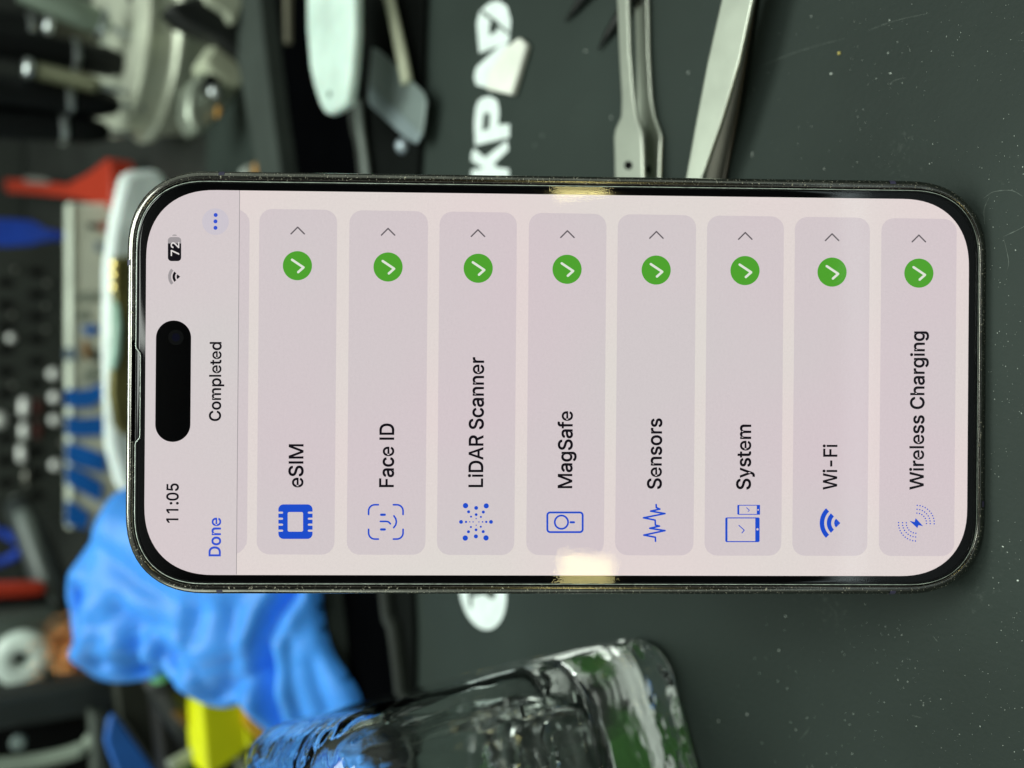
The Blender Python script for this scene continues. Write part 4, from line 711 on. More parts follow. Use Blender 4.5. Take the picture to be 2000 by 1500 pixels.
# mint pry card, scraper, stick
o = hpoly("pry_tool", [(597, -60), (598, 60), (604, 130), (612, 170), (624, 205), (632, 219), (640, 223), (650, 219), (672, 205), (677, 195), (684, 140), (690, 60), (690, -60)], 26, 4, pm("mint_plastic", (.62, .77, .70), .35, sss=.15), None, 1.2)
pry = empty("pry_card", (60, 330, 0)); child_world(o, pry); o.name = "blade"
tag(pry, "pale mint plastic pry card with rounded tip and small hole over the tray", "pry tool")
hp = [G(643 + 4 * math.cos(q), 184 + 7 * math.sin(q), 26.1) for q in np.linspace(0, 2 * math.pi, 20, endpoint=False)]
child_world(mesh("hanging_hole", hp, [tuple(range(20))], pm("hole_green", (.12, .17, .14), .8), None, False, fix=False), pry)
scr = empty("scraper", (60, 270, 0)); tag(scr, "grey metal scraper blade on a beige stick beside the tray rim", "scraper")
child_world(hpoly("blade", [(726, 92), (738, 97), (826, 180), (832, 198), (824, 262), (812, 280), (790, 268), (722, 205), (718, 190)], 6, 1.0, pm("grey_blade", (.24, .29, .28), .35, .4), None, .3), scr)
child_world(hpoly("ground_edge", [(720, 172), (724, 166), (822, 262), (812, 281), (790, 268), (722, 205)], 6.4, .5, pm("blade_edge", (.32, .39, .41), .3, .5), None, .2), scr)
child_world(tube("stick", [G(752, -40, 8), G(770, 40, 8), G(785, 110, 7.5), G(795, 160, 7)], [2.3, 2.3, 2.6, 2.6], pm("beige_wood", (.50, .52, .38), .5), None, 12, .7), scr)
m_bead = pm("dull_bead", (.36, .42, .46), .38, .6)
o = lathe("steel_bead", G(788, 285, 1.2), G(788, 285, 7), [(0, .6), (.7, 2.0), (2.5, 2.8), (4.3, 2.0), (5, .6)], m_bead, None, 20); tag(o, "small shiny bead beside the grey scraper blade", "bead")
o = tube("stick_tool", [G(700, 200, 5), G(706, 270, 5), G(716, 345, 5), G(722, 420, 5)], 2.4, pm("grey_stick", (.12, .14, .125), .5), None, 10, .6); tag(o, "dull grey stick running along the tray rim towards the phone", "stick")

# ================================================================== BLUE GLOVES
m_glove = pm("blue_nitrile", (.062, .31, .90), .42, var=.10, scale=40, spec=.4, sss=.12, bump=.25, bscale=260)
gp0 = np.array([0, 312.0, 11.0]); gn = np.array([0, -.52, .85]); gn /= np.linalg.norm(gn)
gs = np.cross(gn, [1.0, 0, 0]); gs /= np.linalg.norm(gs)
if gs[2] < 0: gs = -gs
def gxy(x, y):
    p = onplane(x, y, gp0, gn) - gp0; return np.array([p[0], np.dot(p, gs)])
OUT = [(250, 945), (218, 955), (190, 995), (170, 1040), (145, 1080), (128, 1120), (121, 1160), (124, 1200), (134, 1235), (150, 1265), (168, 1298), (188, 1322), (215, 1330), (250, 1330), (285, 1325), (305, 1312), (330, 1306), (350, 1328), (372, 1348), (395, 1358), (425, 1374), (455, 1380), (478, 1372), (500, 1392), (525, 1418), (560, 1450), (610, 1450), (660, 1420), (705, 1380), (700, 1350), (682, 1320), (664, 1295), (650, 1270), (640, 1240), (632, 1200), (626, 1150), (605, 1100), (560, 1060), (450, 1020), (330, 980)]
OUT = [(x + 34 * min(1, max(0, (420 - x) / 270)), y) for x, y in OUT]
pg = [gxy(x, y) for x, y in smoothpath([list(p) + [0] for p in OUT + OUT[:1]], 3)[:-1]] if False else [gxy(p[0], p[1]) for p in smoothpath([list(p) + [0] for p in OUT + OUT[:1]], 3)[:-1]]
CRE = [([(585, 1150), (560, 1195), (548, 1240), (545, 1290), (553, 1350), (562, 1440)], 8, 3.2), ([(455, 1345), (500, 1322), (545, 1292)], 6, 5), ([(205, 1150), (200, 1185), (207, 1215)], 10, 4.5),
       ([(300, 1300), (318, 1270), (324, 1235)], 7, 4), ([(250, 1275), (285, 1290), (305, 1308)], 6, 5), ([(300, 1170), (350, 1215), (392, 1258)], 4, 4), ([(400, 1275), (372, 1255), (360, 1290)], 4, 4),
       ([(590, 1240), (596, 1320), (606, 1400)], 2.2, 3), ([(625, 1290), (640, 1340), (655, 1385)], 2, 3), ([(260, 1060), (330, 1120), (430, 1175)], 2, 4), ([(240, 1200), (330, 1190), (420, 1215)], 1.8, 4), ([(150, 1120), (168, 1180), (172, 1250)], 2.5, 4), ([(440, 1180), (425, 1250), (445, 1310)], 2, 4), ([(490, 1180), (500, 1250), (480, 1320)], 2, 4), ([(200, 1010), (230, 1070), (236, 1130)], 2, 5), ([(250, 1240), (300, 1215), (380, 1200)], 1.6, 4), ([(350, 1330), (420, 1290), (520, 1270)], 2, 4)]
CRE = [([gxy(*p) for p in c], d, wd) for c, d, wd in CRE]
def segd(p, a, b):
    ab = b - a; t = np.clip(np.dot(p - a, ab) / (np.dot(ab, ab) + 1e-9), 0, 1); return np.linalg.norm(p - a - ab * t)
pga = np.array(pg); pgb = np.roll(pga, -1, axis=0)
def bdist(p):
    ab = pgb - pga; t = np.clip(((p - pga) * ab).sum(1) / ((ab * ab).sum(1) + 1e-9), 0, 1); return np.sqrt((((pga + ab * t[:, None]) - p) ** 2).sum(1)).min()
def inside(p):
    c = False; n = len(pg); j = n - 1
    for i in range(n):
        if (pg[i][1] > p[1]) != (pg[j][1] > p[1]) and p[0] < (pg[j][0] - pg[i][0]) * (p[1] - pg[i][1]) / (pg[j][1] - pg[i][1]) + pg[i][0]: c = not c
        j = i
    return c
pts = [Vector(p) for p in pg]; nb = len(pts); lo = pga.min(0); hi = pga.max(0); STEP = 1.3
yy = lo[1]; row = 0
while yy < hi[1]:
    xx = lo[0] + (STEP / 2 if row % 2 else 0)
    while xx < hi[0]:
        p = np.array([xx, yy])
        if inside(p) and bdist(p) > .8: pts.append(Vector(p))
        xx += STEP
    yy += STEP * .87; row += 1
vo, _, fo, *_ = delaunay_2d_cdt(pts, [(i, (i + 1) % nb) for i in range(nb)], [], 1, 1e-6)
Vf = []
def gl_h(p):
    d = bdist(p); Rg = 6 + 13 * min(1, max(0, (p[1] - 12) / 40)); q = min(d / Rg, 1); h = .85 * Rg * math.sqrt(max(0, 1 - (1 - q) ** 2))
    v = Vector((p[0] / 30, p[1] / 30, 1.3)); fade = min(1, d / 9)
    h += fade * (2.4 * noise.noise(v * .8) + 1.8 * (.45 - abs(noise.noise(Vector((p[0] / 34 + p[1] / 90, p[1] / 60 - p[0] / 110, .4))))) * 1.6 + .2 * noise.noise(v * 3.2))
    for c, dep, wd in CRE:
        dd = min(segd(p, c[i], c[i + 1]) for i in range(len(c) - 1)); h -= dep * (.35 * math.exp(-(dd / wd) ** 2) + .65 * math.exp(-dd / (.8 * wd))) * min(1, d / 5); h += .35 * dep * math.exp(-((dd - 2.2 * wd) / (1.3 * wd)) ** 2) * min(1, d / 8)
    return h
for v in vo:
    p = np.array(v[:2]); h = gl_h(p); Vf.append(gp0 + np.array([p[0], 0, 0]) + gs * p[1] + gn * h)
nf = len(Vf)
Vb = []
for v in vo:
    p = np.array(v[:2]); d = bdist(p); q = gp0 + np.array([p[0], 0, 0]) + gs * p[1] - gn * (min(d, 14) * .6); q[2] = max(q[2], 1.5); Vb.append(q)
Fc = [tuple(f) for f in fo] + [tuple(i + nf for i in f[::-1]) for f in fo]
me = bpy.data.meshes.new("glove_pile"); me.from_pydata([tuple(np.array(v) * MM) for v in Vf + Vb], [], Fc)
bm = bmesh.new(); bm.from_mesh(me); bmesh.ops.remove_doubles(bm, verts=bm.verts, dist=1e-6); bmesh.ops.recalc_face_normals(bm, faces=bm.faces); bm.to_mesh(me); bm.free()
gl = link("glove", me, m_glove); tag(gl, "crumpled bright blue nitrile glove heaped behind the phone and bottle", "glove")

# ================================================================== SCREWDRIVER STAND
m_stand = pm("satin_aluminium", (.70, .74, .60), .38, .5, .08, 90)
SG = 505.0; sc_c = np.array([W(300, 70, SG)[0], SG, 0])
st = lathe("screwdriver_stand", sc_c, sc_c + np.array([0, 0, 1]), [(0, 50), (10, 52), (15.5, 53), (16, 57), (19.5, 57.6), (20.5, 56), (22, 54.8), (31, 54.8), (32, 57), (34.5, 57.3), (36.5, 56.2), (37, 54), (37.01, .1)], m_stand, None, 64, 30)
tag(st, "round stepped aluminium stand holding the screwdrivers", "tool stand")
m_hand = pm("black_rubber_grip", (.004, .005, .0055), .5, spec=.25)
m_coll = pm("satin_collar", (.62, .66, .66), .3, 1.0)
def driver(px0, px1, g, rad, m, label, collar_t, extra=None):
    a = W(*px0, g); b = W(*px1, g); Ln = np.linalg.norm(b - a); root = empty("screwdriver", a)
    prof = [(0, rad * .45), (2, rad * .7), (10, rad), (Ln * .5, rad * 1.05)]
    if extra == 'knurl':
        prof = [(0, rad * .5), (3, rad * .95)]; t = 4
        while t < Ln * .95: prof += [(t, rad), (t + .7, rad * .86)]; t += 1.6
    prof += [(Ln, rad)]
    child_world(lathe("handle", a, b, prof, m, None, 24), root)
    ax = (b - a) / Ln; c0 = a + ax * collar_t
    child_world(lathe("collar", c0, c0 + ax * 5, [(0, rad * 1.02), (.6, rad * 1.16), (2.8, rad * 1.16), (3.4, rad * 1.02)], m_coll, None, 24), root)
    child_world(lathe("shaft", a - ax * 12, a, [(0, 1.6), (12.5, 1.6)], m_coll, None, 12), root)
    tag(root, label, "screwdriver", "screwdrivers in the round stand"); return root
driver((250, 128), (-120, 62), 490, 7.6, m_hand, "black ribbed screwdriver just above the khaki knurled one in the stand", 24)
driver((232, 205), (-120, 165), 478, 7.4, m_hand, "black screwdriver directly below the khaki knurled one in the stand", 22)
driver((212, 258), (-120, 232), 482, 6.8, m_hand, "outermost black screwdriver nearest the red clamp in the stand", 20)
driver((196, 168), (72, 138), 468, 4.2, pm("khaki_metal", (.20, .21, .13), .45, .4), "khaki knurled metal screwdriver standing among black ones", 30, 'knurl')
driver((196, 78), (95, 50), 520, 4.0, pm("bronze_metal", (.06, .06, .045), .4, .4), "thin dark bronze screwdriver half hidden behind the pale handle", 24)
driver((214, 52), (40, -25), 475, 6.8, pm("pale_handle", (.24, .30, .24), .25, .2), "thick pale green-grey screwdriver topmost in the stand", 2)
driver((120, 70), (-120, 30), 540, 8, m_hand, "black screwdriver at the back of the stand behind the bronze one", 14)
hp = W(252, 62, 470)
o = lathe("socket", np.array([sc_c[0] + 8, 472, 37.2]), np.array([sc_c[0] + 8, 472, 38.2]), [(0, 5.5), (.4, 5.5)], m_hole, None, 24); o.parent = st; o.name = "empty_socket"

# clutter under the stand
m_cream = pm("cream_foam", (.42, .45, .33), .7)
o = vpoly("foam_block", [(396, 118), (430, 70), (462, 92), (496, 128), (486, 150), (470, 170), (440, 160), (410, 140)], 410, 18, m_cream, None, 2); tag(o, "cream foam block lying below the round stand", "block")
o = vpoly("machined_block", [(370, 165), (400, 135), (425, 150), (440, 165), (470, 175), (440, 215), (405, 255), (380, 258), (365, 220)], 414, 16, pm("pale_alloy", (.34, .38, .31), .35, .6), None, 2); tag(o, "pale metal block with a dark recess under the foam block", "block")
c = W(420, 180, 408); o = lathe("steel_ball", c - np.array([0, 0, 3.2]), c + np.array([0, 0, 3.2]), [(3.2 - 3.2 * math.cos(t), 3.2 * math.sin(t)) for t in np.linspace(0.05, math.pi - .05, 12)], m_coll, None, 20); tag(o, "shiny steel ball in front of the pale metal block", "ball")
o = vpoly("hex_nut", [(402, 150), (412, 140), (432, 155), (428, 172), (410, 190), (398, 180)], 411, 3, m_hand, None, 1); tag(o, "dark hexagonal nut behind the steel ball", "nut")
o = vpoly("terminal", [(425, 206), (432, 206), (434, 219), (428, 229), (423, 226)], 408, 3, pm("amber_plastic", (.45, .22, .03), .4), None, .8); tag(o, "small amber plastic terminal below the steel ball", "terminal")
o = vpoly("terminal", [(498, 320), (508, 312), (520, 318), (514, 335), (500, 345)], 385, 6, pm("amber_plastic", (.45, .22, .03), .4), None, .8); tag(o, "amber terminal peeping out above the phone's edge", "terminal")
o = vpoly("cap_piece", [(476, 330), (486, 322), (506, 318), (498, 345), (480, 350)], 388, 6, pm("grey_white", (.4, .44, .4), .5), None, .8); tag(o, "greyish white cap beside the lower amber terminal", "cap")
o = vpoly("clamp_bar", [(325, 12), (345, 2), (400, -10), (440, 28), (480, 62), (522, 88), (520, 112), (500, 122), (480, 118), (430, 78), (395, 60), (355, 42)], 402, 14, pm("clamp_black", (.007, .0085, .008), .5), None, 2); tag(o, "black angled clamp bar crossing in front of the round stand", "clamp bar")
o = vpoly("stopper", [(400, -30), (405, 2), (425, 14), (443, 26), (448, 40), (456, 47), (464, 40), (470, 22), (496, -30)], 398, 10, pm("ivory_plastic", (.40, .43, .33), .4), None, 2); tag(o, "ivory plastic cap hanging over the black clamp bar", "cap")
o = tube("tan_tube", [W(518, -20, 400), W(510, 10, 400), W(500, 36, 400), W(508, 72, 400)], [3, 3, 3.4, 2.6], pm("tan_plastic", (.26, .25, .19), .35), None, 12); tag(o, "bent tan tube beside the ivory cap", "tube")
o = vpoly("brown_card", [(560, -20), (590, -20), (592, 60), (575, 85), (562, 80)], 360, 4, pm("brown_card", (.10, .095, .065), .7), None, .6); tag(o, "dull brown card standing left of the mint pry card", "card")

# ================================================================== RED CLAMP, BLUE SPUDGER
m_red = pm("red_plastic", (.43, .036, .014), .4, var=.1)
rc = empty("red_clamp", (80, 600, 0)); tag(rc, "bright red plastic clamp with a long thin arm beside the stand", "clamp")
child_world(hpoly("jaw", [(128, 360), (170, 338), (208, 308), (214, 330), (216, 372), (216, 412), (190, 402), (150, 388)], 22, 16, m_red, None, 1.5), rc)
child_world(hpoly("arm", [(8, 350), (60, 352), (150, 362), (190, 372), (185, 395), (120, 384), (60, 378), (12, 375)], 20, 6, m_red, None, 1.5), rc)
o = hpoly("grey_tab", [(45, 346), (80, 348), (98, 356), (90, 359), (50, 357)], 23, 2, pm("tab_grey", (.2, .2, .18), .5), None, .5); child_world(o, rc); o.name = "grey_tab"
m_blu = pm("blue_plastic", (.012, .055, .42), .4)
o = vpoly("spudger", [(-60, 426), (20, 427), (64, 430), (92, 446), (128, 452), (132, 460), (128, 468), (90, 471), (62, 478), (20, 480), (-60, 480)], 610, 7, m_blu, None, 2.5); tag(o, "blue plastic spudger with narrowed tip hanging above the white parts box", "spudger")

# ================================================================== BOXES BEHIND THE PHONE
m_mintbag = pm("pale_aqua_plastic", (.74, .83, .81), .22, sss=.1, var=.2, scale=45, bump=1.0, bscale=110)
o = vpoly("aqua_box", [(238, 336), (262, 330), (318, 328), (330, 352), (380, 400), (458, 420), (458, 985), (260, 985), (228, 945), (208, 870), (203, 700), (204, 520), (216, 430)], 440, 8, m_mintbag, None, 4); tag(o, "pale aqua plastic pouch standing behind the phone's upper end", "pouch")
br = empty("brass_brush", (20, 415, 0)); tag(br, "olive brass-tipped brush standing against the aqua pouch", "brush")
child_world(vpoly("handle", [(224, 500), (300, 500), (300, 850), (240, 850), (226, 830), (216, 770), (222, 640)], 428, 6, pm("olive_metal", (.17, .155, .055), .4, .5), None, 1.2), br)
m_brass = pm("brass", (.72, .58, .22), .2, 1.0)
for yy in (515, 536, 560): child_world(lathe("ferrule", W(226, yy - 8, 424), W(226, yy + 8, 424), [(0, 1.2), (1, 2.4), (3.4, 2.4), (4.2, 1.2)], m_brass, None, 18), br)
o = tube("green_tube", [W(226, 585, 430), W(230, 640, 428), W(226, 690, 428), W(219, 722, 428)], [1.6, 2.2, 2.4, 1.4], pm("aqua_clear", (.42, .66, .54), .12), None, 12); tag(o, "thin aqua green tube lying along the brush", "tube")
# white parts box with printed front
wb = empty("parts_box", (-10, 560, 0)); tag(wb, "long white parts box with blue curved stripes on its front", "box")
m_box = pm("box_cream", (.76, .78, .64), .4, var=.08)
child_world(vpoly("carton", [(136, 396), (330, 396), (330, 1032), (136, 1032)], 580, 14, m_box, None, 2), wb)
child_world(vpoly("lid", [(133, 392), (148, 395), (148, 1034), (133, 1036)], 578.2, 10, pm("lid_cream", (.66, .72, .60), .3), None, 2.4), wb)
m_bp = pm("blue_print", (.006, .14, .55), .45)
def vd(name, px, m, g=578.6): return child_world(vpoly(name, px, g, .8, m, None, 0), wb)
for px in ([(128, 760), (150, 762), (175, 759), (206, 746), (207, 776), (178, 795), (150, 796), (128, 794)], [(129, 813), (160, 817), (205, 813), (205, 850), (160, 853), (129, 850)],
           [(129, 864), (160, 871), (206, 888), (206, 925), (160, 913), (129, 902)], [(129, 908), (160, 920), (200, 944), (198, 982), (160, 962), (129, 944)], [(129, 978), (150, 985), (176, 1006), (168, 1034), (129, 1024)]):
    vd("printed_stripe", px, m_bp, 577.2)
vd("printed_patch", [(158, 638), (188, 634), (194, 648), (172, 656)], m_bp); vd("printed_patch", [(163, 664), (170, 664), (175, 690), (171, 703), (164, 694)], pm("orange_print", (.42, .17, .02), .5))
vd("printed_patch", [(176, 682), (198, 690), (200, 704), (180, 704)], pm("black_print", (.015, .017, .015), .6)); vd("printed_patch", [(170, 435), (190, 437), (192, 445), (174, 447)], pm("black_print", (.015, .017, .015), .6)); vd("printed_patch", [(192, 436), (214, 432), (216, 450), (196, 452)], pm("red_print", (.45, .08, .04), .5))
vd("printed_patch", [(150, 572), (195, 570), (195, 588), (150, 590)], pm("grey_print", (.27, .30, .24), .6)); vd("printed_patch", [(150, 610), (172, 604), (175, 622), (152, 626)], pm("grey_print", (.27, .30, .24), .6)); vd("printed_patch", [(186, 472), (200, 474), (198, 492), (186, 490)], pm("pale_blue_print", (.2, .26, .32), .6))
vd("printed_patch", [(126, 680), (150, 678), (150, 702), (126, 704)], pm("pale_blue_print", (.2, .26, .32), .6), 577.2); vd("printed_patch", [(165, 720), (195, 712), (204, 735), (180, 748), (160, 745)], pm("grey_print", (.27, .30, .24), .6))

# ================================================================== BIT RACK
rk = empty("bit_rack", (0, 790, 0)); tag(rk, "black upright rack with rows of holes for driver bits at the back", "rack")
m_rack = pm("rack_black", (.022, .027, .022), .6, var=.25, scale=30)
RG = 770
child_world(vpoly("board", [(-400, 478), (170, 478), (170, 1010), (-400, 1010)], RG, 20, m_rack, None, 1), rk)
V = []; Fc = []
for cx in (12, 72):
    for i in range(11):
        cy = 532 + i * 43.5 + (20 if cx < 50 else 0); p = W(cx, cy, RG - .3); s = len(V)
        for q in np.linspace(0, 2 * math.pi, 14, endpoint=False): V.append(p + np.array([3.6 * math.cos(q), 0, 6.0 * math.sin(q)]))
        Fc.append(tuple(range(s, s + 14)))
child_world(mesh("holes", V, Fc, m_hole, None, False, fix=False), rk)
m_bit = pm("bit_glint", (.88, .92, .86), .3, .3)  # near-white base puts the lamp glints into the bits' colour
m_bitd = pm("bit_dark", (.25, .25, .22), .3, 1.0)
where = {0: "upper", 1: "lower"}
bits = [(22, 660, 2.6, 1, 0, "lone bright bit high in the rack above the empty holes"), (105, 730, 3.6, 1, 0, "topmost of the bright round bits along the parts box lid"), (107, 776, 3.4, 1, 0, "second bright round bit along the parts box lid"),
        (107, 820, 3.2, 1, 0, "third bright round bit along the parts box lid"), (122, 864, 2.2, 0, 0, "dim bit tucked against the parts box lid"), (108, 908, 3.2, 1, 0, "bright round bit by itself below the dim one near the lid"),
        (47, 795, 2.6, 1, 8, "long bright bit, first of the long ones in the rack"), (47, 842, 2.4, 1, 7, "long bright bit, second of the long ones in the rack"), (42, 886, 2.4, 1, 7, "slanted long bit, third of the long ones in the rack"),
        (51, 933, 2.2, 0, 7, "dim slanted bit, fourth of the long ones in the rack"), (33, 981, 2.6, 1, 5, "short slanted bright bit lowest in the rack"), (-4, 820, 5, 1, 0, "large round bit cut by the photo's edge"),
        (30, 526, 1.6, 0, 0, "faint dark bit at the top of the outer row"), (92, 553, 1.6, 0, 0, "faint dark bit at the top of the inner row"), (90, 597, 1.6, 0, 0, "second faint dark bit in the inner row"), (90, 643, 1.6, 0, 0, "third faint dark bit in the inner row"),
        (24, 615, 1.6, 0, 0, "faint dark bit above the lone bright one"), (25, 752, 1.6, 0, 0, "faint dark bit beside the first long bright bit")]
for x, y, r, bright, ln, lab in bits:
    r *= 1.3 if bright else 1
    p = W(x, y, RG - 2); sl = .35 * math.sin(y) if ln else 0
    a = p + np.array([0, 0, -r]) if not ln else p + np.array([-ln * .9, 0, -ln * sl]); b = p + np.array([0, 0, r]) if not ln else p + np.array([ln * .9, 0, ln * sl])
    Ln = np.linalg.norm(b - a)
    if ln: prof = [(0, r * .5), (r * .4, r), (Ln - r * .4, r), (Ln, r * .5)]
    else: prof = [(Ln / 2 - r * math.cos(t), r * math.sin(t)) for t in np.linspace(.1, math.pi - .1, 9)]
    o = lathe("driver_bit", a, b, prof, m_bit if bright else m_bitd, None, 16, 60); tag(o, lab, "driver bit", "driver bits in the black rack")
for y in (795, 842):
    o = vpoly("bit_holder", [(66, y - 16), (82, y - 15), (83, y + 14), (66, y + 15)], RG - 4, 4, pm("dark_red_plastic", (.06, .014, .01), .5), None, 1); tag(o, "dark red sleeve beside the %s long bright bit" % ("first" if y < 800 else "second"), "sleeve", "dark red bit sleeves")

# ================================================================== LEFT CLUTTER (below the rack in the photo)
o = tube("iron_handle", [W(30, 985, 640), W(60, 1040, 620), W(95, 1130, 600), (W(128, 1215, 585)), W(150, 1290, 575)], [7, 9, 10, 11, 11], pm("iron_grey", (.035, .042, .042), .45), None, 20)
tag(o, "dark grey soldering iron handle slanting down behind the glove", "soldering iron")
o = tube("grey_rod", [W(42, 1000, 600), W(50, 1020, 596), W(75, 1095, 580), W(112, 1190, 565)], [4.5, 5, 3.6, 3], pm("rod_grey", (.14, .165, .155), .4), None, 14); tag(o, "lighter grey rod with a rounded end beside the iron handle", "rod")
for (ya, yb), lb in (((1038, 1060), "thin dark blue cable, the one nearer the rack"), ((1098, 1078), "thicker royal blue cable next to the red bar")):
    o = tube("blue_cable", smoothpath([W(-40, ya - 6, 630), W(0, ya, 628), W(25, (ya + yb) / 2, 626), W(42, yb, 626)], 4), [3.2] * 13, m_blu, None, 12); tag(o, lb, "cable", "blue cables at the back")
o = vpoly("red_bar", [(-40, 1140), (60, 1138), (86, 1136), (94, 1148), (88, 1164), (50, 1168), (-40, 1170)], 560, 10, m_red, None, 2.5); tag(o, "short red bar above the grey spool holder", "bar")
o = vpoly("black_case", [(-60, 1168), (96, 1166), (118, 1186), (100, 1200), (20, 1206), (-60, 1212)], 566, 30, pm("case_black", (.006, .006, .006), .6), None, 2); tag(o, "black case edge directly under the red bar", "case")
m_holder = pm("holder_grey", (.085, .105, .092), .5)
o = vpoly("spool_holder", [(-80, 1206), (10, 1204), (100, 1192), (125, 1200), (150, 1250), (190, 1330), (235, 1345), (235, 1400), (-80, 1400)], 545, 60, m_holder, None, 3); tag(o, "grey-green sloped holder carrying the white spool", "holder")
c = W(47, 1284, 540)
spool = lathe("spool", c + np.array([0, 2, 0]), c + np.array([0, -10, 3]), [(0, 14.5), (3, 15.2), (6.5, 14.2), (8.6, 11), (9.2, 7.5), (8, 4.5), (5, 3.2), (5, .1)], pm("white_plastic", (.62, .72, .66), .22), None, 40); tag(spool, "white round spool with a dark centre hole on the grey holder", "spool")
hb = lathe("centre_hole", c + np.array([1.5, -4.5, 3]), c + np.array([1.5, -5.5, 3.2]), [(0, 2.8), (.6, 2.8)], m_hole, None, 20); hb.parent = spool
# copper wool
cu = bpy.data.curves.new("copper_wool", 'CURVE'); cu.dimensions = '3D'; cu.bevel_depth = .0002; cu.bevel_resolution = 1
cc = W(148, 1268, 530); rg = random.Random(5)
for k in range(150):
    a = cc + np.array([rg.gauss(0, 6), rg.gauss(0, 5), rg.gauss(0, 7)])
    r0 = rg.uniform(2.5, 6); ax1 = Vector((rg.gauss(0, 1), rg.gauss(0, 1), rg.gauss(0, 1))).normalized(); ax2 = ax1.orthogonal().normalized(); ax3 = ax1.cross(ax2)
    sp_ = cu.splines.new('POLY'); sp_.points.add(19)
    for i, p in enumerate(sp_.points):
        q = i * .5; v = Vector(a) + (ax2 * math.cos(q) + ax3 * math.sin(q)) * r0 + ax1 * (i * .35); p.co = (v[0] * MM, v[1] * MM, v[2] * MM, 1)
cu.materials.append(pm("copper", (.9, .45, .18), .12, 1.0)); o = bpy.data.objects.new("copper_wool", cu); C.objects.link(o)
_dg = bpy.context.evaluated_depsgraph_get(); _dg.update(); _me = bpy.data.meshes.new_from_object(o.evaluated_get(_dg)); bpy.data.objects.remove(o)
o = bpy.data.objects.new("copper_wool", _me); C.objects.link(o); tag(o, "glittering copper wool ball between the spool holder and glove", "wool")
o = vpoly("dark_rail", [(-60, 1378), (0, 1368), (90, 1352), (165, 1336), (215, 1330), (248, 1340), (222, 1398), (150, 1402), (60, 1418), (-60, 1436)], 470, 24, pm("rail_dark", (.022, .028, .028), .5), None, 2.5); tag(o, "dark slate rail running below the spool holder", "rail")
o = vpoly("black_bin", [(-60, 1432), (60, 1418), (180, 1404), (220, 1440), (220, 1600), (-60, 1600)], 500, 60, pm("bin_black", (.004, .0045, .0045), .8, spec=.1), None, 2); tag(o, "black bin opening under the slate rail", "bin")
o = tube("pale_hose", smoothpath([W(-40, 1498, 468), W(40, 1490, 466), (W(110, 1478, 464)), W(160, 1462, 462), W(182, 1440, 462)], 4), 3.4, pm("hose_grey", (.26, .31, .25), .4), None, 12); tag(o, "pale grey hose curving across the black bin", "hose")
c = W(36, 1449, 470); o = lathe("grey_button", c, c + np.array([0, -4, 1]), [(0, 3.4), (2, 3.4), (3, 2.6), (3, .1)], pm("button_grey", (.18, .23, .22), .4), None, 20); tag(o, "round bluish grey button on the black bin", "button")
o = vpoly("grey_post", [(178, 1392), (214, 1396), (205, 1430), (222, 1600), (188, 1600)], 455, 10, pm("post_grey", (.06, .072, .06), .55), None, 1.5); tag(o, "drab grey post left of the blue strip", "post")
o = vpoly("blue_strip", [(212, 1408), (222, 1394), (236, 1408), (310, 1512), (345, 1570), (250, 1570), (206, 1450)], 440, 4, pm("blue_strip", (.02, .12, .46), .45), None, 1.2); tag(o, "flat blue strip slanting below the glove", "strip")
o = vpoly("olive_plate", [(225, 1325), (290, 1320), (330, 1400), (400, 1470), (440, 1570), (345, 1570), (300, 1496), (236, 1404)], 445, 10, pm("olive_dark", (.018, .021, .014), .6), None, 1.2); tag(o, "dark olive plate between the blue strip and the yellow box", "plate")
pen = empty("green_pen", W(320, 1335, 415)); tag(pen, "black pen with a bright green tip poking from under the glove", "pen")
child_world(tube("barrel", [W(308, 1312, 404), W(330, 1340, 408), W(352, 1380, 412), W(400, 1450, 420)], [7.5, 9, 9, 9], pm("pen_black", (.008, .010, .009), .5), None, 18), pen)
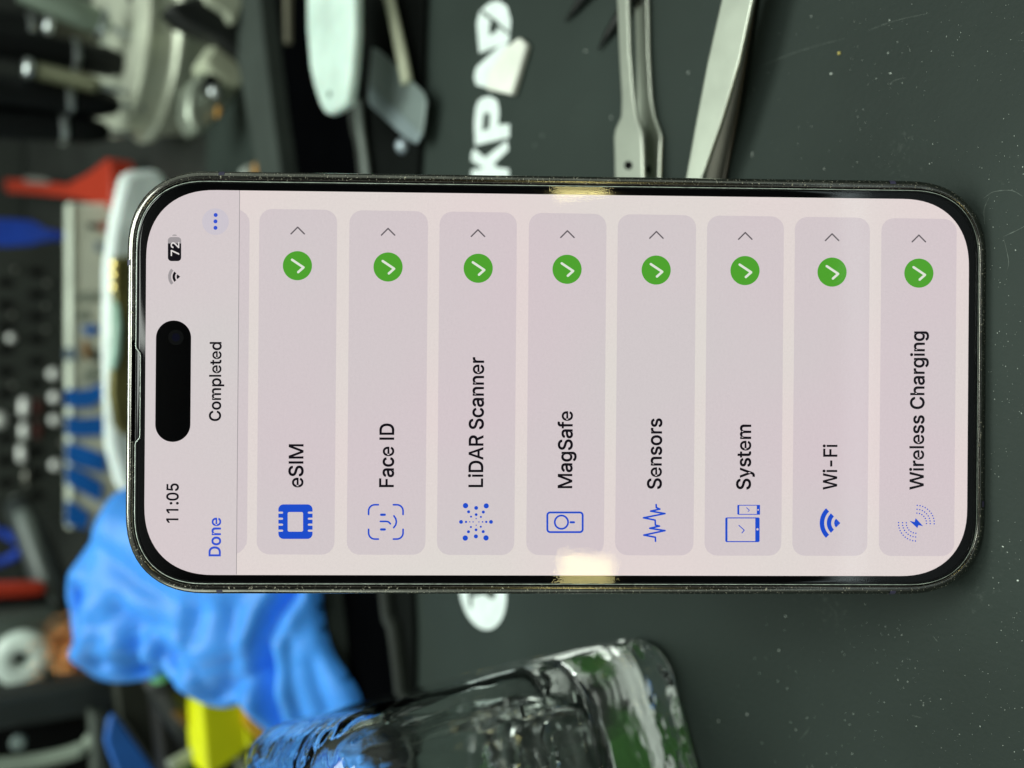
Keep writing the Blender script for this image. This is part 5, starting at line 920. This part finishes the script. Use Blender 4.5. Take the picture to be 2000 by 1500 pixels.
child_world(lathe("tip", W(318, 1316, 402), W(302, 1290, 400), [(0, 5.6), (4, 5.4), (7.5, 4.2), (9, 1.5)], pm("green_tip", (.16, .62, .26), .3, sss=.2), None, 20), pen)
yb = empty("yellow_box", W(440, 1430, 385)); tag(yb, "vivid yellow plastic box with orange latch below the glove", "box")
m_yel = pm("yellow_plastic", (.78, .82, .006), .38, var=.05)
m_ora = pm("orange_plastic", (.62, .34, .006), .4, var=.08)
child_world(vpoly("body", [(388, 1342), (402, 1342), (440, 1362), (478, 1366), (484, 1440), (486, 1462), (470, 1478), (420, 1512), (402, 1520)], 384, 22, m_yel, None, 2), yb)
child_world(vpoly("latch", [(476, 1366), (500, 1382), (538, 1432), (524, 1452), (512, 1448), (480, 1414)], 380, 10, m_ora, None, 1.5), yb)
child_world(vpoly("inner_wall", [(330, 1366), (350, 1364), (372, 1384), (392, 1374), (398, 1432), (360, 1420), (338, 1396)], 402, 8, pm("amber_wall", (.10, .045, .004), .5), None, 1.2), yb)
child_world(vpoly("foot", [(478, 1418), (500, 1440), (492, 1462), (482, 1462)], 383, 10, m_yel, None, 1), yb)
o = vpoly("dark_gap_case", [(300, 1340), (420, 1330), (470, 1430), (560, 1440), (560, 1600), (330, 1600)], 425, 14, pm("case_black", (.006, .006, .006), .6), None, 2); tag(o, "black case behind the yellow box", "case")
o = vpoly("white_stick", [(326, 1492), (380, 1462), (390, 1470), (388, 1482), (340, 1512)], 400, 4, pm("stick_white", (.34, .38, .32), .5), None, 1); tag(o, "short whitish stick left of the yellow box", "stick")
o = vpoly("green_block", [(352, 1510), (390, 1486), (396, 1560), (352, 1560)], 402, 6, pm("green_block", (.05, .13, .01), .5), None, 1); tag(o, "dark green block under the whitish stick", "block")
o = vpoly("pale_clip", [(488, 1452), (498, 1440), (516, 1456), (512, 1480), (498, 1474)], 384, 6, pm("clip_pale", (.42, .44, .26), .5), None, 1); tag(o, "pale clip between the yellow box and the bottle", "clip")
o = vpoly("grey_clip", [(462, 1480), (476, 1470), (500, 1512), (490, 1530), (470, 1512)], 386, 6, pm("clip_grey", (.2, .22, .17), .5), None, 1); tag(o, "grey clip under the yellow box by the bottle", "clip")
